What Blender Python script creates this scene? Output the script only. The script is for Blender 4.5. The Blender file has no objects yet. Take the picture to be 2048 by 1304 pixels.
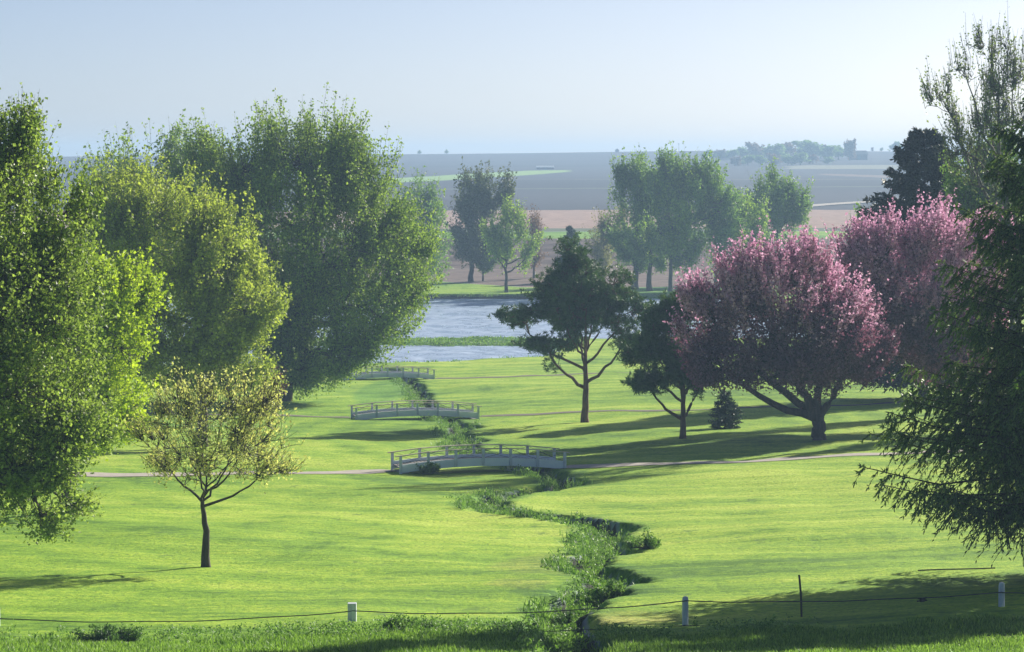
import bpy, math, random
import numpy as np

# ------------------------------------------------------------------ camera, world, sun, exposure
scene = bpy.context.scene
COL = scene.collection
FPX = 5800.0                       # focal length in pixels of a 2048 px wide picture
CAMZ = 30.0
PITCH = math.atan(327 / FPX)
cam_d = bpy.data.cameras.new('camera')
cam = bpy.data.objects.new('camera', cam_d)
COL.objects.link(cam)
cam_d.sensor_width = 36.0
cam_d.lens = 36.0 * FPX / 2048.0
cam_d.clip_start = 0.5
cam_d.clip_end = 20000.0
cam.location = (0, 0, CAMZ)
cam.rotation_euler = (math.pi / 2 - PITCH, 0, 0)
scene.camera = cam

SUN_EL = math.radians(24.5)
SUN_AZ = math.atan2(1.0, 1.1)      # horizontal direction towards the sun = (sin, cos)
world = bpy.data.worlds.new('World')
scene.world = world
world.use_nodes = True
wn = world.node_tree
for n in list(wn.nodes):
    wn.nodes.remove(n)
sky = wn.nodes.new('ShaderNodeTexSky')
sky.sky_type = 'NISHITA'
sky.sun_disc = False
sky.sun_elevation = SUN_EL
sky.sun_rotation = SUN_AZ
sky.altitude = 200
sky.air_density = 0.42
sky.dust_density = 1.1
sky.ozone_density = 1.5
bg = wn.nodes.new('ShaderNodeBackground')
bg.inputs['Strength'].default_value = 0.061
wo = wn.nodes.new('ShaderNodeOutputWorld')
wn.links.new(sky.outputs[0], bg.inputs[0])
wn.links.new(bg.outputs[0], wo.inputs[0])

sun_d = bpy.data.lights.new('sun', 'SUN')
sun_d.energy = 5.0
sun_d.angle = math.radians(0.55)
sun_d.color = (1.0, 0.93, 0.80)
sun = bpy.data.objects.new('sun', sun_d)
COL.objects.link(sun)
sv = (math.sin(SUN_AZ) * math.cos(SUN_EL), math.cos(SUN_AZ) * math.cos(SUN_EL), math.sin(SUN_EL))
sun.rotation_euler = (math.acos(sv[2]), 0, math.atan2(sv[1], sv[0]) + math.pi / 2)
sun.location = (60, 60, 90)

vs = scene.view_settings
vs.view_transform = 'Standard'
vs.look = 'None'
vs.exposure = 0.86
vs.gamma = 1.0
scene.cycles.max_bounces = 6
scene.cycles.diffuse_bounces = 2
scene.cycles.glossy_bounces = 2
scene.cycles.transmission_bounces = 4
scene.cycles.volume_bounces = 0
scene.cycles.transparent_max_bounces = 6

R0 = np.random.default_rng(7)

# ------------------------------------------------------------------ terrain
def sm(a, b, t):
    t = np.clip((t - a) / (b - a), 0, 1)
    return t * t * (3 - 2 * t)

_pd = np.array([-60, 0, 40, 60, 72, 80, 88, 95, 105, 120, 140, 160, 176, 200, 237, 275, 312, 335, 360, 520, 560, 600, 650, 700,
                760, 880, 1000, 1250, 1550, 1900, 2250, 2600, 2900, 3600, 5000], float)
_pz = np.array([5.5, 6, 8.8, 10.9, 12.35, 13.25, 14.08, 14.68, 15.35, 16.2, 17.25, 18.05, 18.7, 19.6, 20.95, 22.2, 23.1, 23.75,
                23.85, 23.35, 23.2, 22.2, 20.7, 19.1, 18.5, 17.5, 16.6, 13.4, 9.6, 6.2, 0.8, -7.6, -4, 14, 30], float)
_td = np.arange(-60, 5000, 2.0)
_tz = np.interp(_td, _pd, _pz)
_k = np.hanning(9); _k /= _k.sum()
_tz2 = np.convolve(np.pad(_tz, 4, mode='edge'), _k, mode='valid')
def drop(d):
    return np.interp(d, _td, _tz2)

def wob(x, y):
    return (0.10 * np.sin(x * 0.21 + y * 0.05 + 1.0) * np.sin(y * 0.13 + 0.7) + 0.06 * np.sin(x * 0.47 + 2.1 + 0.8 * np.sin(y * 0.1)) * np.sin(y * 0.31)
            + 0.03 * np.sin(x * 1.1 + y * 0.7) * np.sin(y * 0.83 - x * .3))

NEAR_POND = (-46.0, 3.0, 346.0, 378.0)      # x0, x1, y0, y1
FAR_POND = (-62.0, 40.0, 394.0, 510.0)
WATER_Z = CAMZ - 24.0

def box_sd(x, y, b, r):
    cx, cy, hx, hy = (b[0] + b[1]) / 2, (b[2] + b[3]) / 2, (b[1] - b[0]) / 2 - r, (b[3] - b[2]) / 2 - r
    qx, qy = np.abs(x - cx) - hx, np.abs(y - cy) - hy
    return np.hypot(np.maximum(qx, 0), np.maximum(qy, 0)) + np.minimum(np.maximum(qx, qy), 0) - r

def near_pond_sd(x, y):
    yy = y - 0.9 * np.maximum(x + 15, -3) * (1 - sm(345, 376, y)) + 0.5 * np.sin(x * 0.5)
    return box_sd(x, yy, NEAR_POND, 5.0)
def far_pond_sd(x, y):
    return box_sd(x + 0.6 * np.sin(y * .2), y + 0.5 * np.sin(x * 0.23), FAR_POND, 8.0)

def land(x, y):
    x = np.asarray(x, float); y = np.asarray(y, float)
    z = CAMZ - drop(y)
    xc = np.interp(y, [60, 120, 180, 240, 320], [2, 3, -1, -6, -12])
    near = sm(60, 110, y) * (1 - sm(280, 345, y))
    right = np.maximum(x - xc - 2, 0)
    z = z + near * 1.9 * (1 - np.exp(-right * 0.026))
    left = np.maximum(xc - 4 - x, 0)
    z = z + near * sm(94, 130, y) * 0.7 * (1 - np.exp(-left * 0.03))
    fr = np.exp(-((y - 86) / 12.0) ** 2)
    z = z + fr * (0.35 * sm(6, 17, x) - 0.10 * np.exp(-((x - 3) / 3.5) ** 2) - 0.12 * sm(-4, -9, x))
    z = z + wob(x, y) * (1 - sm(330, 600, y)) * (0.6 + 0.4 * sm(90, 130, y))
    far = sm(900, 2200, y)
    z = z + far * (2.5 * np.sin(x * 0.004 + 0.5) + 0.6 * np.sin(x * 0.013 + y * .002))
    gul = sm(580, 640, y) * (1 - sm(690, 740, y))
    z = z + gul * 0.7 * np.sin(y * 0.32 + 0.03 * x + 2 * np.sin(x * .05)) * sm(-80, 0, x + 30)
    # ponds
    for sd, bank in ((near_pond_sd(x, y), 3.0), (far_pond_sd(x, y), 1.6)):
        t = sm(-2.5, bank, sd)
        z = np.where(sd < bank, (CAMZ - 25.2) * (1 - t) + z * t, z)
    return z

def ray(px, py):
    a, b = (px - 1024) / FPX, (652 - py) / FPX
    cp, sp = math.cos(PITCH), math.sin(PITCH)
    return a, cp + b * sp, -sp + b * cp

def p2g(px, py, fn=land):
    """ground point seen at a pixel of the 2048 px picture"""
    dx, dy, dz = ray(px, py)
    y = np.concatenate([np.arange(66, 700, 0.25), np.arange(700, 3000, 2.0)])
    t = y / dy
    below = CAMZ + dz * t - fn(dx * t, y)
    i = np.argmax(below < 0)
    if below[i] >= 0:
        i = len(y) - 1
    j = max(i - 1, 0)
    w = below[j] / (below[j] - below[i]) if below[j] != below[i] else 0
    yy = y[j] + (y[i] - y[j]) * min(max(w, 0), 1)
    return dx * yy / dy, yy

def at(px, d):
    """x, y on the ground below a pixel column at a distance"""
    return (px - 1024) / FPX * d * 1.0, d

def zpix(py, d):
    a, dy, dz = ray(1024, py)
    return CAMZ + dz / dy * d

CREEK_PX = [(1140, 1330), (1125, 1262), (1130, 1215), (1190, 1180), (1225, 1155), (1160, 1128), (1210, 1100), (1200, 1075),
            (1215, 1052), (1130, 1034), (1010, 1020), (960, 1003), (1030, 985), (1130, 968), (1100, 950), (1020, 925),
            (925, 897), (940, 880), (900, 866), (930, 852), (880, 836), (850, 812), (838, 790), (822, 768), (800, 752), (775, 735)]
_c = np.array([p2g(*p) for p in CREEK_PX])
_cs = []
for i in range(len(_c) - 1):
    n = max(2, int(np.hypot(*(_c[i + 1] - _c[i])) / 0.35))
    for k in range(n):
        t = k / n
        p0, p1, p2, p3 = _c[max(i - 1, 0)], _c[i], _c[i + 1], _c[min(i + 2, len(_c) - 1)]
        _cs.append(0.5 * ((2 * p1) + (-p0 + p2) * t + (2 * p0 - 5 * p1 + 4 * p2 - p3) * t * t + (-p0 + 3 * p1 - 3 * p2 + p3) * t ** 3))
CREEK = np.array(_cs)
CREEK = CREEK[(CREEK[:, 1] < 352)]

def creek_dist(x, y):
    """distance to the creek centre line and the side (+1 right)"""
    x = np.asarray(x, float).ravel(); y = np.asarray(y, float).ravel()
    out = np.full(x.shape, 99.0)
    m = (y > 60) & (y < 360) & (np.abs(x) < 30)
    idx = np.nonzero(m)[0]
    for s in range(0, len(idx), 4000):
        ii = idx[s:s + 4000]
        ylo, yhi = y[ii].min() - 6, y[ii].max() + 6
        C_ = CREEK[(CREEK[:, 1] > ylo) & (CREEK[:, 1] < yhi)]
        if len(C_) == 0:
            continue
        d2 = (x[ii][:, None] - C_[None, :, 0]) ** 2 + (y[ii][:, None] - C_[None, :, 1]) ** 2
        out[ii] = np.sqrt(d2.min(1))
    return out

def ground_z(x, y):
    x = np.asarray(x, float); y = np.asarray(y, float)
    z = land(x, y)
    cd = creek_dist(x, y).reshape(z.shape) + 0.07 * np.sin(x * 4.3 + 1.3 * np.sin(y * 2.1)) + 0.12 * np.sin(y * 3.7 + x) + 0.30 * np.sin(y * 0.9 + x * 0.6) * np.sin(y * .37 + 1)
    return z - 0.85 * (1 - sm(0.30, 1.35 + 0.25 * np.sin(x * 1.3 + y * .9), cd)) * sm(60, 76, y)

def gz(x, y):
    return float(ground_z(np.array([x]), np.array([y]))[0])

# ------------------------------------------------------------------ mesh helpers
def make_mesh(name, V, Q=None, T=None, smooth=False, face_attr=None, vcol=None):
    me = bpy.data.meshes.new(name)
    V = np.asarray(V, np.float32).reshape(-1, 3)
    Q = np.zeros((0, 4), np.int32) if Q is None else np.asarray(Q, np.int32).reshape(-1, 4)
    T = np.zeros((0, 3), np.int32) if T is None else np.asarray(T, np.int32).reshape(-1, 3)
    me.vertices.add(len(V))
    me.vertices.foreach_set('co', V.ravel())
    nl = len(Q) * 4 + len(T) * 3
    me.loops.add(nl)
    me.loops.foreach_set('vertex_index', np.concatenate([Q.ravel(), T.ravel()]))
    me.polygons.add(len(Q) + len(T))
    st = np.concatenate([np.arange(len(Q)) * 4, len(Q) * 4 + np.arange(len(T)) * 3]).astype(np.int32)
    me.polygons.foreach_set('loop_start', st)
    me.polygons.foreach_set('use_smooth', np.full(len(Q) + len(T), smooth))
    me.update(calc_edges=True)
    if face_attr is not None:
        a = me.attributes.new('tone', 'FLOAT', 'FACE')
        a.data.foreach_set('value', np.asarray(face_attr, np.float32))
    if vcol is not None:
        a = me.attributes.new('zone', 'FLOAT_COLOR', 'POINT')
        a.data.foreach_set('color', np.asarray(vcol, np.float32).ravel())
    return me

def link(name, me, mat=None, parent=None, loc=None):
    o = bpy.data.objects.new(name, me)
    COL.objects.link(o)
    if mat is not None and me is not None and not me.materials:
        me.materials.append(mat)
    if parent is not None:
        o.parent = parent
    if loc is not None:
        o.location = loc
    return o

def tag(o, label=None, cat=None, group=None, kind=None):
    if label: o['label'] = label
    if cat: o['category'] = cat
    if group: o['group'] = group
    if kind: o['kind'] = kind
    return o

def empty(name, loc, label, cat, group=None, rz=0.0):
    o = bpy.data.objects.new(name, None)
    COL.objects.link(o)
    o.location = loc
    o.rotation_euler = (0, 0, rz)
    o.empty_display_size = 0.5
    return tag(o, label, cat, group)

def copy_tree(o, parent=None):
    c = o.copy()
    COL.objects.link(c)
    if parent is not None:
        c.parent = parent
    for ch in list(o.children):
        copy_tree(ch, c)
    return c

class MB:
    """collects quads and triangles"""
    def __init__(self):
        self.V, self.Q, self.T, self.n = [], [], [], 0
        self.tone = []
    def add(self, V, Q=None, T=None):
        V = np.asarray(V, float).reshape(-1, 3)
        if Q is not None and len(Q): self.Q.append(np.asarray(Q, int).reshape(-1, 4) + self.n)
        if T is not None and len(T): self.T.append(np.asarray(T, int).reshape(-1, 3) + self.n)
        self.V.append(V); self.n += len(V)
        return self
    def box(self, c, s, rz=0.0, taper=1.0):
        sx, sy, sz = s[0] / 2, s[1] / 2, s[2] / 2
        v = np.array([[-sx, -sy, -sz], [sx, -sy, -sz], [sx, sy, -sz], [-sx, sy, -sz],
                      [-sx * taper, -sy * taper, sz], [sx * taper, -sy * taper, sz], [sx * taper, sy * taper, sz], [-sx * taper, sy * taper, sz]])
        cr, sr = math.cos(rz), math.sin(rz)
        v = np.stack([v[:, 0] * cr - v[:, 1] * sr, v[:, 0] * sr + v[:, 1] * cr, v[:, 2]], 1) + np.array(c)
        return self.add(v, [[0, 3, 2, 1], [4, 5, 6, 7], [0, 1, 5, 4], [1, 2, 6, 5], [2, 3, 7, 6], [3, 0, 4, 7]])
    def prism(self, prof, y0, y1):
        """profile in xz (list, counter-clockwise seen from -y), extruded along y"""
        n = len(prof)
        a = [(p[0], y0, p[1]) for p in prof] + [(p[0], y1, p[1]) for p in prof]
        q = [[i, (i + 1) % n, n + (i + 1) % n, n + i] for i in range(n)]
        self.add(a, q)
        half = n // 2
        caps = []
        for i in range(half - 1):
            caps.append([i, i + 1, n - 2 - i, n - 1 - i])
        self.Q.append(np.array([[b + self.n - 2 * n for b in c][::-1] for c in caps]).reshape(-1, 4))
        self.Q.append(np.array([[b + self.n - n for b in c] for c in caps]).reshape(-1, 4))
        return self
    def mesh(self, name, smooth=False):
        V = np.concatenate(self.V)
        Q = np.concatenate(self.Q) if self.Q else None
        T = np.concatenate(self.T) if self.T else None
        return make_mesh(name, V, Q, T, smooth)
    def build(self, name, mat, parent=None, smooth=False, loc=None, label=None):
        o = link(name, self.mesh(name, smooth), mat, parent, loc)
        if label: o['label'] = label
        return o

def norm(v):
    return v / np.maximum(np.linalg.norm(v, axis=-1, keepdims=True), 1e-9)

def tubes(P, R, sides=5):
    """P (N,K,3) polylines, R (N,K) radii -> verts, quads"""
    N, K, _ = P.shape
    d = np.empty_like(P)
    d[:, 1:-1] = P[:, 2:] - P[:, :-2]
    d[:, 0] = P[:, 1] - P[:, 0]
    d[:, -1] = P[:, -1] - P[:, -2]
    d = norm(d)
    ref = np.where(np.abs(d[..., 2:3]) > 0.85, np.array([1.0, 0.2, 0]), np.array([0.0, 0.0, 1.0]))
    u = norm(np.cross(d, ref)); w = np.cross(d, u)
    a = np.arange(sides) * 2 * np.pi / sides
    V = P[:, :, None, :] + R[:, :, None, None] * (np.cos(a)[None, None, :, None] * u[:, :, None, :] + np.sin(a)[None, None, :, None] * w[:, :, None, :])
    base = (np.arange(N) * K * sides)[:, None, None] + (np.arange(K - 1) * sides)[None, :, None]
    i = np.arange(sides)[None, None, :]; j = (np.arange(sides) + 1) % sides
    j = j[None, None, :]
    Q = np.stack([base + i, base + j, base + sides + j, base + sides + i], -1).reshape(-1, 4)
    return V.reshape(-1, 3), Q

def bez(a, b, c, k):
    t = np.linspace(0, 1, k)[None, :, None]
    return (1 - t) ** 2 * a[:, None] + 2 * t * (1 - t) * b[:, None] + t * t * c[:, None]

def kmeans(P, k, rng, it=6):
    k = min(k, len(P))
    C_ = P[rng.choice(len(P), k, replace=False)].copy()
    for _ in range(it):
        lab = ((P[:, None] - C_[None]) ** 2).sum(-1).argmin(1)
        for i in range(k):
            m = lab == i
            if m.any(): C_[i] = P[m].mean(0)
    return C_, lab

def vnoise(P, scale, rng):
    s = np.zeros(len(P))
    for _ in range(7):
        d = norm(rng.normal(size=3))
        s += np.sin(P @ d * (2 * np.pi / scale) * rng.uniform(0.6, 1.7) + rng.uniform(0, 6.28))
    return s / 2.6

def rhombi(C_, axis, side, L, W, fold=0.0):
    """leaf quads: base, side, tip, side"""
    nrm = np.cross(axis, side)
    L = L[:, None]; W = W[:, None]
    V = np.stack([C_ - axis * L * .5, C_ + side * W * .5 + nrm * W * fold - axis * L * .05, C_ + axis * L * .5, C_ - side * W * .5 + nrm * W * fold - axis * L * .05], 1)
    n = len(C_)
    return V.reshape(-1, 3), np.arange(n * 4).reshape(n, 4)

# ------------------------------------------------------------------ materials
def nt(name):
    m = bpy.data.materials.new(name)
    m.use_nodes = True
    t = m.node_tree
    for n in list(t.nodes):
        t.nodes.remove(n)
    out = t.nodes.new('ShaderNodeOutputMaterial')
    return m, t, out
def N(t, kind, **kw):
    n = t.nodes.new(kind)
    for k, v in kw.items():
        setattr(n, k, v)
    return n
def noise(t, scale, detail=3, coord=None, rough=0.55, dist=0.0):
    n = N(t, 'ShaderNodeTexNoise')
    n.inputs['Scale'].default_value = scale
    n.inputs['Detail'].default_value = detail
    n.inputs['Roughness'].default_value = rough
    n.inputs['Distortion'].default_value = dist
    if coord is not None: t.links.new(coord, n.inputs['Vector'])
    return n.outputs['Fac']
def ramp(t, fac, stops):
    r = N(t, 'ShaderNodeValToRGB')
    el = r.color_ramp.elements
    while len(el) < len(stops): el.new(0.5)
    for e, (p, c) in zip(el, stops):
        e.position = p
        e.color = (c, c, c, 1) if isinstance(c, (int, float)) else (*c, 1)
    t.links.new(fac, r.inputs[0])
    return r.outputs[0]
def mixc(t, fac, a, b, mode='MIX'):
    m = N(t, 'ShaderNodeMix', data_type='RGBA', blend_type=mode)
    for sock, v in ((m.inputs[0], fac), (m.inputs[6], a), (m.inputs[7], b)):
        if hasattr(v, 'links'): t.links.new(v, sock)
        elif isinstance(v, (int, float)): sock.default_value = v
        else: sock.default_value = (*v, 1)
    return m.outputs[2]
def mth(t, op, a, b=None):
    m = N(t, 'ShaderNodeMath', operation=op)
    for i, v in enumerate((a, b)):
        if v is None: continue
        if hasattr(v, 'links'): t.links.new(v, m.inputs[i])
        else: m.inputs[i].default_value = v
    return m.outputs[0]
def coords(t, scale=(1, 1, 1), which='Object', rot=(0, 0, 0)):
    c = N(t, 'ShaderNodeTexCoord')
    m = N(t, 'ShaderNodeMapping')
    m.inputs['Scale'].default_value = scale
    m.inputs['Rotation'].default_value = rot
    t.links.new(c.outputs[which], m.inputs['Vector'])
    return m.outputs[0]

def leaf_mat(name, ca, cb, transl=0.4, rough=0.55, tcol=None, tone_amp=0.35, clump=0.35):
    """ca / cb: the two leaf colours; per-leaf tone varies between them"""
    m, t, out = nt(name)
    at_ = N(t, 'ShaderNodeAttribute', attribute_name='tone')
    nz = noise(t, clump, 2, coords(t))
    f = mth(t, 'ADD', mth(t, 'MULTIPLY', at_.outputs['Fac'], 0.6), mth(t, 'MULTIPLY', nz, 0.55))
    f = mth(t, 'SUBTRACT', f, 0.08)
    col = mixc(t, ramp(t, f, [(0.1, 0.0), (0.9, 1.0)]), ca, cb)
    val = mth(t, 'ADD', mth(t, 'MULTIPLY', at_.outputs['Fac'], tone_amp), 1 - tone_amp / 2)
    hsv = N(t, 'ShaderNodeHueSaturation')
    t.links.new(col, hsv.inputs['Color']); t.links.new(val, hsv.inputs['Value'])
    p = N(t, 'ShaderNodeBsdfPrincipled')
    t.links.new(hsv.outputs[0], p.inputs['Base Color'])
    p.inputs['Roughness'].default_value = rough
    p.inputs['Specular IOR Level'].default_value = 0.3
    tr = N(t, 'ShaderNodeBsdfTranslucent')
    tc = mixc(t, 1.0, hsv.outputs[0], tcol or (1.25, 1.3, 0.7), 'MULTIPLY')
    t.links.new(tc, tr.inputs['Color'])
    mx = N(t, 'ShaderNodeMixShader')
    mx.inputs[0].default_value = transl
    t.links.new(p.outputs[0], mx.inputs[1]); t.links.new(tr.outputs[0], mx.inputs[2])
    t.links.new(mx.outputs[0], out.inputs[0])
    return m

def bark_mat(name, ca, cb, sc=6.0):
    m, t, out = nt(name)
    v = coords(t, (1, 1, 0.25))
    n1 = noise(t, sc, 5, v, 0.65)
    p = N(t, 'ShaderNodeBsdfPrincipled')
    t.links.new(mixc(t, ramp(t, n1, [(0.35, 0.0), (0.65, 1.0)]), ca, cb), p.inputs['Base Color'])
    p.inputs['Roughness'].default_value = 0.9
    b = N(t, 'ShaderNodeBump'); b.inputs['Strength'].default_value = 0.8; b.inputs['Distance'].default_value = 0.04
    t.links.new(n1, b.inputs['Height']); t.links.new(b.outputs[0], p.inputs['Normal'])
    t.links.new(p.outputs[0], out.inputs[0])
    return m

def plain_mat(name, ca, cb, sc=3.0, rough=0.7, stretch=(1, 1, 1), bump=0.2):
    m, t, out = nt(name)
    n1 = noise(t, sc, 5, coords(t, stretch), 0.6)
    p = N(t, 'ShaderNodeBsdfPrincipled')
    t.links.new(mixc(t, ramp(t, n1, [(0.35, 0.0), (0.7, 1.0)]), ca, cb), p.inputs['Base Color'])
    p.inputs['Roughness'].default_value = rough
    b = N(t, 'ShaderNodeBump'); b.inputs['Strength'].default_value = bump; b.inputs['Distance'].default_value = 0.02
    t.links.new(n1, b.inputs['Height']); t.links.new(b.outputs[0], p.inputs['Normal'])
    t.links.new(p.outputs[0], out.inputs[0])
    return m

def ground_mat():
    m, t, out = nt('grass_ground')
    z = N(t, 'ShaderNodeAttribute', attribute_name='zone')
    lawn = z.outputs['Alpha']
    c = coords(t)
    # broad patches, streaks left by mowing, fine tufts
    big = noise(t, 0.035, 3, c, 0.6, 0.6)
    streak = noise(t, 1.0, 3, coords(t, (0.035, 0.33, 0), rot=(0, 0, 0.10)), 0.6, 0.8)
    streak2 = noise(t, 1.0, 4, coords(t, (0.10, 0.75, 0), rot=(0, 0, -0.12)), 0.65, 1.2)
    fine = noise(t, 1.6, 5, coords(t, (1.0, 1.0, 0)), 0.75)
    tuft = noise(t, 6.0, 3, coords(t, (1.0, 0.7, 0)), 0.7)
    f = mth(t, 'ADD', mth(t, 'MULTIPLY', big, 0.50), mth(t, 'MULTIPLY', streak, 0.26))
    f = mth(t, 'ADD', f, mth(t, 'MULTIPLY', streak2, 0.24))
    f = mth(t, 'ADD', f, mth(t, 'MULTIPLY', mth(t, 'SUBTRACT', fine, 0.5), 0.42))
    wv = N(t, 'ShaderNodeTexWave', wave_type='RINGS', rings_direction='SPHERICAL')
    wv.inputs['Scale'].default_value = 0.085; wv.inputs['Distortion'].default_value = 2.2; wv.inputs['Detail'].default_value = 2; wv.inputs['Detail Scale'].default_value = 0.4
    mp = N(t, 'ShaderNodeMapping'); mp.inputs['Location'].default_value = (-13, -118, 0)
    mp.inputs['Scale'].default_value = (1, 0.55, 0)
    t.links.new(c, mp.inputs['Vector']); t.links.new(mp.outputs[0], wv.inputs['Vector'])
    f = mth(t, 'ADD', f, mth(t, 'MULTIPLY', mth(t, 'SUBTRACT', wv.outputs['Fac'], 0.5), 0.055))
    blotch = noise(t, 0.16, 5, coords(t, (1, 0.5, 0)), 0.7, 1.0)
    f = mth(t, 'SUBTRACT', f, mth(t, 'MULTIPLY', ramp(t, blotch, [(0.52, 0.0), (0.68, 1.0)]), 0.09))
    gcol = ramp(t, f, [(0.36, (0.090, 0.200, 0.014)), (0.45, (0.205, 0.370, 0.022)), (0.53, (0.325, 0.485, 0.036)), (0.62, (0.48, 0.60, 0.080))])
    gcol = mixc(t, ramp(t, tuft, [(0.34, 0.75), (0.52, 0.0)]), gcol, (0.065, 0.16, 0.03))
    # bare, worn and clovery spots
    spot = noise(t, 0.55, 4, coords(t, (1, 0.6, 0)), 0.7)
    gcol = mixc(t, ramp(t, spot, [(0.60, 0.0), (0.70, 0.7)]), gcol, (0.085, 0.17, 0.035))
    base = mixc(t, 1.0, z.outputs['Color'], ramp(t, noise(t, 0.35, 5, coords(t, (0.5, 1, 0)), 0.7), [(0.3, 0.55), (0.7, 1.45)]), 'MULTIPLY')
    col = mixc(t, lawn, base, mixc(t, 1.0, gcol, z.outputs['Color'], 'MULTIPLY'))
    p = N(t, 'ShaderNodeBsdfPrincipled')
    t.links.new(col, p.inputs['Base Color'])
    p.inputs['Roughness'].default_value = 0.85
    p.inputs['Specular IOR Level'].default_value = 0.15
    b = N(t, 'ShaderNodeBump'); b.inputs['Strength'].default_value = 0.7; b.inputs['Distance'].default_value = 0.10
    h = mth(t, 'ADD', fine, mth(t, 'MULTIPLY', tuft, 0.6))
    t.links.new(h, b.inputs['Height']); t.links.new(b.outputs[0], p.inputs['Normal'])
    t.links.new(p.outputs[0], out.inputs[0])
    return m

def water_mat():
    m, t, out = nt('pond_water')
    p = N(t, 'ShaderNodeBsdfPrincipled')
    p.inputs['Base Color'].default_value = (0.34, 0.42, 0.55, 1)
    p.inputs['Roughness'].default_value = 0.32
    p.inputs['IOR'].default_value = 1.333
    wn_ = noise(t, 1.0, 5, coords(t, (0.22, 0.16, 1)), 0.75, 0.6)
    t.links.new(mixc(t, ramp(t, wn_, [(0.38, 0.0), (0.62, 1.0)]), (0.32, 0.42, 0.57), (0.46, 0.56, 0.72)), p.inputs['Base Color'])  # base colour lightened and streaked to stand in for sky reflection and sparkle
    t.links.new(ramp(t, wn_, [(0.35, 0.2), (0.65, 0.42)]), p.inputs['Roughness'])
    n1 = noise(t, 1.0, 4, coords(t, (0.35, 0.55, 1)), 0.7, 0.4)
    n2 = noise(t, 0.11, 3, coords(t, (0.6, 1.0, 1)), 0.6)
    h = mth(t, 'ADD', n1, mth(t, 'MULTIPLY', n2, 0.8))
    b = N(t, 'ShaderNodeBump'); b.inputs['Strength'].default_value = 0.5; b.inputs['Distance'].default_value = 0.5
    t.links.new(h, b.inputs['Height']); t.links.new(b.outputs[0], p.inputs['Normal'])
    t.links.new(p.outputs[0], out.inputs[0])
    return m

M = {}
M['ground'] = ground_mat()
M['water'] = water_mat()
M['bark_dark'] = bark_mat('dark_bark', (0.035, 0.028, 0.024), (0.09, 0.075, 0.062))
M['bark_grey'] = bark_mat('grey_bark', (0.07, 0.06, 0.05), (0.17, 0.15, 0.125))
M['bark_pine'] = bark_mat('pine_bark', (0.06, 0.04, 0.03), (0.20, 0.11, 0.07))
M['bark_plum'] = bark_mat('plum_bark', (0.04, 0.03, 0.032), (0.10, 0.075, 0.075))
M['near'] = leaf_mat('cottonwood_leaf', (0.115, 0.20, 0.04), (0.33, 0.42, 0.115), 0.5, 0.45, clump=0.5, tone_amp=0.6)
M['yellow'] = leaf_mat('yellow_maple_leaf', (0.25, 0.37, 0.03), (0.48, 0.58, 0.06), 0.5, 0.5, clump=0.5)
M['olive'] = leaf_mat('olive_maple_leaf', (0.22, 0.30, 0.055), (0.44, 0.50, 0.11), 0.5, 0.5, clump=0.3)
M['dark'] = leaf_mat('silver_maple_leaf', (0.11, 0.20, 0.04), (0.31, 0.41, 0.08), 0.45, 0.5, clump=0.25)
M['young'] = leaf_mat('young_leaf', (0.38, 0.42, 0.16), (0.66, 0.64, 0.34), 0.5, 0.5, clump=0.8)
M['mid'] = leaf_mat('mid_green_leaf', (0.12, 0.24, 0.05), (0.25, 0.37, 0.09), 0.45, 0.5, clump=0.25)
M['bright'] = leaf_mat('bright_green_leaf', (0.18, 0.30, 0.05), (0.34, 0.46, 0.08), 0.45, 0.5, clump=0.25)
M['grey_leaf'] = leaf_mat('greyish_leaf', (0.084, 0.108, 0.066), (0.156, 0.192, 0.096), 0.35, 0.5, clump=0.25)
M['pale'] = leaf_mat('pale_budding_leaf', (0.19, 0.20, 0.10), (0.30, 0.30, 0.14), 0.4, 0.5, clump=0.25)
M['bud_red'] = leaf_mat('reddish_bud', (0.15, 0.085, 0.07), (0.24, 0.15, 0.11), 0.4, 0.5, clump=0.25)
M['needle'] = leaf_mat('pine_needle', (0.05, 0.115, 0.045), (0.115, 0.195, 0.072), 0.2, 0.5, clump=0.5)
M['spruce'] = leaf_mat('spruce_needle', (0.045, 0.105, 0.045), (0.20, 0.28, 0.09), 0.25, 0.5, clump=0.4)
M['spruce_dark'] = leaf_mat('dark_spruce_needle', (0.022, 0.045, 0.030), (0.075, 0.075, 0.045), 0.15, 0.5, clump=0.5)
M['spruce_blue'] = leaf_mat('blue_spruce_needle', (0.03, 0.065, 0.05), (0.06, 0.11, 0.075), 0.15, 0.5, clump=0.5)
M['blossom'] = leaf_mat('pink_blossom', (0.64, 0.34, 0.46), (0.86, 0.60, 0.71), 0.42, 0.6, tcol=(1.0, 0.85, 1.05), clump=0.6)
M['crab_leaf'] = leaf_mat('purple_leaf', (0.17, 0.10, 0.155), (0.34, 0.20, 0.29), 0.4, 0.5, tcol=(1.2, 0.7, 0.8), clump=0.5)
M['plum'] = leaf_mat('plum_leaf', (0.10, 0.05, 0.05), (0.20, 0.11, 0.09), 0.3, 0.5, tcol=(1.2, 0.8, 0.8), clump=0.8)
M['poplar'] = leaf_mat('poplar_leaf', (0.120, 0.180, 0.072), (0.288, 0.336, 0.156), 0.4, 0.45, clump=0.6)
M['weed'] = leaf_mat('weed_leaf', (0.08, 0.19, 0.04), (0.25, 0.40, 0.11), 0.35, 0.5, clump=0.7, tone_amp=0.5)
M['tall_grass'] = leaf_mat('tall_grass_blade', (0.085, 0.19, 0.035), (0.26, 0.40, 0.09), 0.4, 0.5, clump=0.3, tone_amp=0.5)
M['bush_dark'] = leaf_mat('dark_bush_leaf', (0.05, 0.12, 0.04), (0.14, 0.25, 0.08), 0.3, 0.5, clump=0.8)
M['path'] = plain_mat('gravel_path', (0.33, 0.295, 0.25), (0.46, 0.41, 0.35), 2.0, 0.95)
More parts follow.
